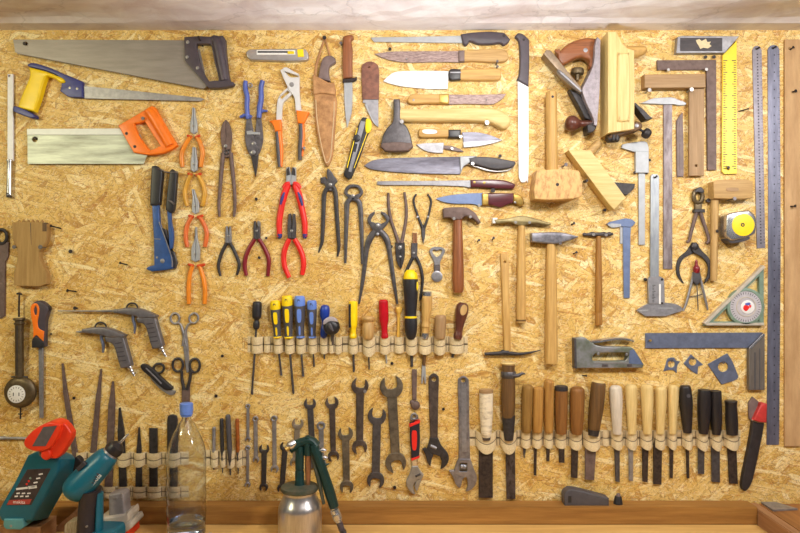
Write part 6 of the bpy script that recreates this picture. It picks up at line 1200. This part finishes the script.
# cordless drill
t = sit(T('cordless_drill', 'teal cordless drill standing on its battery with the chuck pointing up', 'drill', 95, 490, 190))
H = 190; zb3 = CY - ZB / t.k
A = (76.4, 491.6); B = (111.4, 452.6)
body = t.p('body', TEAL, lathe(A, B, [(0, 4), (.02, 8), (.08, 11.6), (.2, 13.6), (.4, 13.8), (.65, 13), (.88, 11.4), (.97, 9.8), (1, 8.2)], (H + 34, H + 8), 1, 28))
t.p('chuck_collar', GREYST, lathe((109.6, 454.6), (113, 451), [(0, 8.4), (1, 7.8)], (H + 9, H + 6), 1, 24, 1)); t.p('chuck', BLACKP, lathe((112, 452), (120, 443), [(0, 7.6), (.3, 9), (.7, 8.4), (.85, 5.6), (1, 3.6)], (H + 7, H), 1, 24, 1)); t.p('drill_bit', CHROME, lathe((119, 444.2), (127.6, 434.4), [(0, 1.5), (.85, 1.4), (1, .6)], (H, H - 6), 1, 10, 1))
hd = t.p('handle', mat('drill_grip', (46, 38, 42), .5, 0, .1, 40), tube([(95, 486, H + 20), (93.6, 500, H + 20), (92.4, 516, H + 20), (92.2, zb3 - 14, H + 20)], [9.2, 8.8, 9, 9.6], H, 1.4, 20)); t.p('handle_edge', TEAL, tube([(103.4, 490, H + 16), (103, 505, H + 18), (103, zb3 - 14, H + 20)], [2.6, 3, 3.4], H, 2., 12)); t.p('screw_hole', RIVET, disc(97.6, 517.4, [(H + 50, .9), (H + 54.4, .9)], 8))
t.p('foot', TEAL, plate(sm([(84, 526, 1), (113, 526.4), (119.4, 529), (120, zb3 - 8, 1), (82, zb3 - 8, 1)]), H - 30, H + 56, 5)); t.p('battery', mat('battery_black', (40, 38, 40), .5), plate(recty(81, zb3 - 9, 120, zb3 - .3), H - 30, H + 56, 3))
sw = t.p('switch', DKPRINT, plate(strip(87.6, 463.4, 95, 456.6, 2), H + 42, H + 50.4, .8), parent=body)
t.p('vent_slots', DKPRINT, *[plate(strip(99.6 + i * 1.7, 474.4 - i * 2.6, 102.4 + i * 1.7, 476.6 - i * 2.6, .5), H + 38, H + 47.4 - i * .8, .1) for i in range(4)], parent=body)
t.text('lettering', WHITE, 'makita', 103.6, 474.6, H + 43, 6.2, rot=math.radians(-49), parent=body)
# charger
t = sit(T('battery_charger', 'teal battery charger with printed panel, propped up with a red battery at the left', 'charger', 38, 490, 190)); H = 190
zb4 = CY - ZB / t.k
ch = t.p('body', TEAL, shear(plate(sm([(27, 455, 1), (40, 450), (54, 453), (60.4, 459, 1), (56, 476), (36, 512), (31.4, 521, 1), (18, 523), (2, 521.4), (-2, 516, 1), (-1, 508), (14, 482)]), 118, H, 7), H, .13))
pn = t.p('panel', mat('panel_print', (62, 52, 54), .45, 0, .25, 60), plate([(27.4, 469.4), (51, 468.4), (31.4, 505), (6, 505.4)], H - .5, H + .8, .2))
t.p('panel_print', WHITE, *[plate(strip(39 - i * 2.6, 474.4 + i * 4.2, 43 - i * 2.6, 473.6 + i * 4.2, .7), H + .6, H + 1.2, .1) for i in range(4)], plate(strip(16.4, 489, 28, 487.6, 1), H + .6, H + 1.2, .1), plate(strip(28.6, 487.6, 37, 486.4, 1.4), H + .6, H + 1.2, .1), *[plate(strip(16.6 + j * 5.4 - i * 1.8, 493.4 + i * 3, 20 + j * 5.4 - i * 1.8, 493 + i * 3, .7), H + .6, H + 1.1, .1) for i in range(2) for j in range(3)], parent=pn)
t.p('brand_band', mat('band_red', (186, 70, 62), .45), plate([(9.6, 500), (32, 499), (29.6, 504), (7, 504.6)], H + .5, H + 1.1, .1), parent=pn); t.text('lettering', WHITE, 'makita', 19.4, 502, H + 1.3, 4.6, rot=math.radians(2), parent=pn)
t.p('indicator', RED, plate(circ(29, 481, 1.1), H + .5, H + 1.4, .1), plate(circ(27, 484, 1.1), H + .5, H + 1.4, .1), parent=pn, label='red indicator'); t.p('indicator', GREENP, plate(circ(30.6, 478, 1.1), H + .5, H + 1.4, .1), parent=pn, label='green indicator')
t.p('tab', TEALP, plate(sm([(5, 518.4, 1), (24, 518.4, 1), (25, 526), (21.6, 529, 1), (7.4, 528.6, 1), (4.6, 525)]), 150, H + 6, 3)); t.p('tab_screw', RIVET, rivet(12.6, 525, 1.3, H + 6, .8)); t.p('side_foot', BLACKP, plate(sm([(60, 466), (66, 470), (65, 477), (58, 481)]), 104, 122, 2))
t = sit(T('wood_block', 'brown wooden block under the battery charger', 'wood block', 20, 530, 190, single=True)); t.p('wood_block', SIDEW, plate(recty(-6, 530.4, 36, zb4 - .2), 100, 170, 2))
b = sit(T('battery_pack', 'red battery with grey label plugged into the top of the charger', 'battery', 46, 440, 235)); H2 = 214
b.p('base', REDB, plate(sm([(22.6, 444), (25.4, 438), (33.4, 430.4), (44, 424.4), (52, 423), (61, 426), (67.6, 435, 1), (65.8, 443), (56, 458.4), (49, 461.4), (42, 458), (31, 452.4), (24.4, 448.6)]), 196, H2 + 4, 5))
b.p('case', REDB, plate(sm([(22.4, 443.4), (25, 438), (33, 430), (44, 424), (52, 422.6), (59.4, 425.4, 1), (57, 436), (48.6, 449.6, 1), (40, 452), (31, 451.4), (24.4, 448)]), 190, H2 + 18, 5))
b.p('label', mat('grey_label', (92, 86, 88), .5, 0, .15, 90), plate([(42.6, 427.4), (56.4, 426), (45, 446.4), (31.4, 446.6)], H2 + 17.4, H2 + 18.8, .2)); b.p('latch', REDB, plate(sm([(42, 450), (46.6, 452), (48, 458), (44, 461.6), (39, 459), (38.6, 453)]), 190, H2 + 12, 3)); b.p('window', mat('smoke_window', (120, 112, 100), .4), plate(sm([(31, 453), (38, 453.6), (39, 460), (31.4, 460.6)]), 180, H2 - 12, 1.5)); b.p('indicator', RIVET, rivet(31.2, 453.8, 1, H2 - 11, 1))
# second battery pack
t = sit(T('battery_pack', 'battery with beige top and red body standing behind the drill handle', 'battery', 120, 510, 105)); H = 100; zb5 = CY - ZB / t.k
t.p('terminal_post', mat('terminal_grey', (150, 142, 140), .45, .2, .12, 50), plate(sm([(110.6, 495), (113, 492.6), (122, 491), (126, 493.4, 1), (127, 513, 1), (111, 514.6, 1)]), H - 18, H + 18, 5)); t.p('contacts', RIVET, plate(sm([(116, 495.6), (119, 495), (119.6, 497), (116.6, 497.6)]), H + 17.4, H + 18.8, .3), plate(recty(123, 491.6, 124.4, 496), H + 12, H + 18.4, .3))
t.p('collar', BEIGE, plate(sm([(103, 514.6, 1), (126, 511.6), (131.6, 509, 1), (133, 514), (132, 518.6, 1), (122, 522), (103, 522, 1)]), H - 34, H + 30, 4), plate(sm([(102, 520.6, 1), (122, 521), (135, 517.4, 1), (136.6, 523), (130, 528, 1), (102, 528, 1)]), H - 38, H + 34, 4)); t.p('body', REDB, plate([(104, 527), (118, 528), (119.6, 525.4), (132.4, 523.4), (133.4, zb5 - .3), (104, zb5 - .3)], H - 34, H + 30, 4))
# loose stick and brush by the charger
t = sit(T('wood_offcut', 'short brown wood offcut lying on the slant between charger and drill', 'offcut', 60, 520, 150, single=True)); zb6 = CY - ZB / t.k
t.p('wood_offcut', SIDEW, plate([(41, zb6 - 3), (76, 508.4), (82, 515), (62, zb6 - .3), (41, zb6 - .3)], 60, 94, 1.5))
t = sit(T('paint_brush', 'pale bristled brush in front of the wood offcut', 'brush', 74, 525, 190)); zb7 = CY - ZB / t.k
t.p('bristles', mat('bristle', (196, 180, 156), .8, 0, .2, 120, (8, 8, .5), (150, 130, 100), .4), plate(sm([(66.4, 524, 1), (70, 520.6), (80, 518.6, 1), (82, zb7 - 7, 1), (65.6, zb7 - 7, 1)]), 170, 200, 3)); t.p('ferrule', GREYST, plate(recty(65, zb7 - 8, 82.6, zb7 - .3), 168, 202, 2))
t = sit(T('plastic_wrap', 'pale blue crumpled plastic wrap in front of the water bottle', 'plastic wrap', 206, 532, 175, single=True)); zb8 = CY - ZB / t.k
random.seed(3); V = []; F = []; nu, nv = 18, 9
for j in range(nv + 1):
    for i in range(nu):
        a = 2 * pi * i / nu; th = (pi / 2) * j / nv; r = 1 + .16 * random.uniform(-1, 1)
        V.append((207 + 13 * r * math.cos(a) * math.cos(th), zb8 - .2 - (11 * r * math.sin(th) if j else 0), 175 + 30 * r * math.sin(a) * math.cos(th)))
for j in range(nv):
    for i in range(nu): k = (i + 1) % nu; F.append((j * nu + i, j * nu + k, (j + 1) * nu + k, (j + 1) * nu + i))
F.append(tuple(range(nu))); t.p('plastic_wrap', mat('blue_wrap', (150, 168, 214), .25, 0, .1, 40), (V, F))

# ================================================================ nails in the board
def nail(x, y, label, dx=0., dy=0., L=16., r=.55, hr=1.25, m=NAILM):
    """nail driven into the board at (x, y), leaning by (dx, dy) px over its length"""
    t = T('nail', label, 'nail', x, y, L, 'nails in the board', single=True); t.sit = False
    t.p('nail', m, sweep([(x, y, -4), (x + dx, y + dy, L)], [r * 1.25, r * 1.25], 1, 8), sweep([(x + dx, y + dy, L - .2), (x + dx * 1.08, y + dy * 1.08, L + 1.2)], [hr * 1.15, hr * 1.15], 1, 12))
for a in (
    (25.6, 42.6, 'dark nail through the hole at the toe of the large hand saw', -1, 1, 14, .7, 1.5, NAILD), (199.4, 43, 'bent dark nail over the black handle of the large hand saw', -1, -6, 30, .6, 1, NAILD),
    (324.4, 37.6, 'dark nail holding the leather thong of the tan sheath', 0, 0, 12, .8, 1.8, NAILD), (56, 228, 'long dark nail right of the waisted board at the left', -5, -2, 26, .6, 1.3, NAILD),
    (70.6, 251.4, 'dark nail head in bare board halfway between waisted board and blue rivet gun', 0, 0, 4, .8, 1.7, NAILD), (72, 292, 'dark nail above the long thin air gun nozzle', -4.4, -1.4, 24, .6, 1.4, NAILD), (124, 265, 'dark nail left of the foot of the blue rivet gun', -3.6, -2, 22, .6, 1.2, NAILD), (75, 308.6, 'nail under the long thin air gun nozzle', 0, -.4, 10, .8, 1.6, NAILD),
    (14.2, 247, 'nail in the left waist of the wooden board', 0, 0, 22, .8, 1.7, NAILM), (40.4, 247, 'nail in the right waist of the wooden board', 0, 0, 24, .9, 1.9, NAILM), (48, 334.6, 'nail beside the orange and black rasp handle', 3, -.6, 14, .6, .9, NAILD),
    (143, 118.4, 'nail inside the orange back saw handle', 0, 0, 20, .7, 1.5, NAILM), (35, 139, 'nail through the hole of the orange handled back saw', 0, -1, 12, .7, 1.3, NAILD),
    (341, 43, 'nail left of the reddish hunting knife handle', 0, 0, 16, .7, 1.4, NAILM), (390, 49, 'dark nail head between the two uppermost level knives', 0, 0, 4, .8, 1.4, NAILD),
    (406.6, 59.6, 'bright nail under the rusty carving knife blade', 0, -.8, 10, .4, .6, RIVET), (497.4, 62.4, 'nail under the tan handle of the carving knife', 0, -1, 20, .6, 1.2, NAILM), (497.4, 67, 'nail above the handle of the white bladed kitchen knife', 0, -.6, 10, .6, 1.1, NAILM), (486.4, 101.4, 'bright nail across the brown table knife blade', 0, -2, 12, .4, .6, RIVET),
    (401.8, 121.6, 'bright nail under the adze handle next to the dark head', 0, 0, 28, .8, 1.8, RIVET), (487, 122.6, 'bright nail under the adze handle near its curved end', 0, 0, 28, .8, 1.8, RIVET), (460.6, 136.6, 'bright nail at the collar of the knife with the oval mark', 0, 0, 17, .6, 1.3, RIVET), (452, 148.6, 'bright nail at the tiny bare knife', 0, 0, 10, .6, 1.1, RIVET), (472.6, 163.6, 'bright nail under the chef knife bolster', 0, 0, 16, .7, 1.5, RIVET), (500, 156, 'dark nail on top of the chef knife handle', 0, 0, 14, .8, 1.5, NAILD), (493, 190.4, 'dark nail between the two burgundy handled knives', 0, 0, 12, .9, 2, NAILD), (479, 205.4, 'bright nail under the short hunting knife blade', 0, 0, 12, .6, 1.3, RIVET),
    (454, 218.6, 'bright nail left of the claw hammer handle', 0, 0, 30, .7, 1.3, RIVET), (470.4, 216.8, 'bright nail under the claw of the claw hammer', 0, 0, 30, .7, 1.3, RIVET), (478, 241.6, 'dark nail right of the claw hammer handle', 1, -1.4, 16, .6, 1.1, NAILD), (493, 240, 'dark nail left of the slaters hammer handle', .6, -2, 16, .6, 1.1, NAILD),
    (515.6, 222.4, 'bright nail left under the brassy hammer head', 0, 0, 26, .7, 1.3, RIVET), (529.6, 222.4, 'bright nail right under the brassy hammer head', 0, 0, 26, .7, 1.3, RIVET), (560.4, 243, 'nail under the bright peen of the cross peen hammer', 0, 0, 31, .7, 1.5, NAILM), (572.6, 224.6, 'dark nail above the cross peen hammer point', 1.4, -1.4, 14, .6, 1.1, NAILD), (574.4, 254, 'dark nail right of the thick hammer handle', 2, -1.6, 14, .6, 1.1, NAILD), (593.6, 234.6, 'bright nail left at the tack hammer head', 0, 0, 15, .6, 1.3, RIVET), (606, 235, 'bright nail right at the tack hammer head', 0, 0, 15, .6, 1.3, RIVET),
    (566, 164.6, 'nail on the left edge of the pale slanted mallet', 0, 0, 40, .7, 1.6, NAILM), (607, 209, 'dark nail under the low corner of the pale slanted mallet', -2, 1, 30, .7, 1.4, NAILD),
    (668.4, 69.8, 'bright nail under the left arm of the rusty steel square', 0, 0, 14, .7, 1.35, RIVET), (706.4, 69.4, 'bright nail in the inner corner of the rusty steel square', 0, 0, 14, .7, 1.35, RIVET), (649.4, 90, 'bright nail left under the wooden square stock', 0, 0, 29, .7, 1.7, RIVET), (691.6, 89.4, 'bright nail right under the wooden square stock', 0, 0, 29, .7, 1.7, RIVET), (705.6, 57, 'dark nail head left under the try square stock', 0, 0, 4, .8, 1.4, NAILD), (714, 57, 'dark nail head right under the try square stock', 0, 0, 4, .8, 1.5, NAILD), (740, 110.4, 'dark bent nail right of the yellow rule blade', 8, -1.6, 14, .5, .8, NAILD), (728.4, 168, 'nail through the foot of the yellow rule blade', 0, -.6, 12, .7, 1.2, NAILD),
    (758, 48.6, 'dark nail through the narrow steel ruler', 1, -1, 10, .6, 1, NAILD), (774.4, 48, 'dark nail through the wide steel ruler', 1, -1, 10, .6, 1, NAILD), (791.6, 49.4, 'dark nail at the top of the cover board right of the rulers', 1.6, -2, 16, .6, 1.2, NAILD), (793.6, 91, 'ringed nail in the upper half of the cover board', 2, 0, 14, .6, 1.4, NAILD), (791, 206, 'dark nail in the cover board level with the tape measure', 4, 0, 16, .5, 1.3, NAILD), (655.6, 177.4, 'dark nail through the top of the pale caliper beam', 1, -1, 12, .5, .9, NAILD),
    (734.6, 198.6, 'nail under the small tan mallet head', 0, 0, 35, .7, 1.6, NAILM), (708.4, 200.4, 'dark nail left of the small tan mallet head', 0, 0, 12, .9, 1.8, NAILD), (714, 232.6, 'nail left of the small mallet handle above the black calipers', 3, -1.4, 20, .6, 1.5, NAILD), (706.6, 279.6, 'dark nail right of the drawing compass', 0, 0, 6, .8, 1.4, NAILD), (650.4, 341, 'nail through the blade of the mitre square', 0, -.6, 12, .6, 1, BRASS), (671.6, 360.6, 'nail in the hole of the four pronged plate', 0, 0, 8, .6, 1.2, NAILM), (693, 358.4, 'nail in the hole of the dark notched plate', 0, 0, 8, .6, 1.2, NAILM), (723.4, 362.4, 'nail in the hole of the largest plate', 0, 0, 8, .6, 1.2, NAILM),
    (583, 376.4, 'dark nail below the staple gun', 3, -.6, 12, .5, .9, NAILD), (392, 363.4, 'dark nail head above the largest spanner', 0, 0, 4, .8, 1.4, NAILD), (443.4, 409, 'dark nail head between the two larger adjustable wrenches', 0, 0, 4, .7, 1.3, NAILD), (394.6, 487.4, 'dark nail head under the largest spanner', 0, 0, 4, .8, 1.5, NAILD), (391.4, 246.6, 'dark nail head left of the thin reddish tongs', 0, 0, 4, .8, 1.3, NAILD), (365, 391.4, 'bright nail right of the tall brown spanner neck', 0, 0, 12, .7, 1.5, RIVET), (302.6, 149, 'nail on the right handle of the water pump pliers', 1.4, -1, 20, .6, 1.3, NAILM), (255.6, 200, 'dark nail under the point of the aviation snips', .6, -1, 10, .6, 1.3, NAILD), (258.4, 258.6, 'dark nail between the dark red handles', .8, -1, 10, .6, 1.2, NAILD), (264.6, 238.4, 'dark nail right of the dark red cutters head', 1.6, -.4, 10, .6, 1.1, NAILD), (222.4, 356.6, 'dark nail right of the forceps', 0, -.6, 6, .8, 1.3, NAILD), (216, 396, 'dark nail head right of the scissors', 0, 0, 5, .8, 1.5, NAILD), (134, 373, 'dark nail below the short nozzled air gun fitting', 0, 1, 6, .6, 1.1, NAILD), (74, 398, 'dark nail head between the two leaning rusty files', 0, 0, 4, .7, 1.3, NAILD)):
    nail(*a)
# ---------------------------------------------------------------- rest every wall tool against the board
for t in ALL:
    if t is bench or not t.sit: continue
    obs = [t.root] + list(t.root.children_recursive)
    mx = max(v.co.y for o in obs if o.type == 'MESH' for v in o.data.vertices)
    t.root.location.y = -mx + .0002
# ================================================================ camera and light
cam = bpy.data.cameras.new('camera'); cam.sensor_width = 36.; cam.lens = DC / PX / 800. * 36.
co = bpy.data.objects.new('camera', cam); C.objects.link(co); co.location = (0, -DC, 0); co.rotation_euler = (pi / 2, 0, 0); cam.clip_start = .05
SC.camera = co
W = bpy.data.worlds.new('room_air'); SC.world = W; W.use_nodes = True
W.node_tree.nodes['Background'].inputs[0].default_value = (1., .97, .95, 1); W.node_tree.nodes['Background'].inputs[1].default_value = .11
def lamp(name, loc, target, size, power, rgb, sy=None):
    l = bpy.data.lights.new(name, 'AREA'); l.energy = power; l.color = rgb; l.shape = 'RECTANGLE'; l.size = size; l.size_y = sy or size
    o = bpy.data.objects.new(name, l); C.objects.link(o); o.location = loc
    o.rotation_euler = (Vector(target) - Vector(loc)).to_track_quat('-Z', 'Y').to_euler()
    return o
lamp('lamp_right', (1.25, -1.1, .53), (.35, 0, -.1), .14, 10.8, (1, .98, .95), .14)
lamp('lamp_left', (-1.5, -1.2, .53), (-.4, 0, -.15), .14, 8.6, (1, .95, .62), .14)
lamp('lamp_middle', (.3, -1.0, .565), (.2, 0, -.15), .16, 9.3, (1, .985, .93), .14)
u = lamp('fill_uplight', (.1, -.85, -.78), (.1, -.6, ZC), .3, 9, (.88, .92, 1), .3); u.data.spread = math.radians(66)  # added fill below the view, brightens the ceiling; spread kept off the board
vs = SC.view_settings; SC.display_settings.display_device = 'sRGB'
vs.view_transform = 'Standard'; vs.look = 'None'; vs.exposure = 0.; vs.gamma = 1.; vs.use_curve_mapping = False
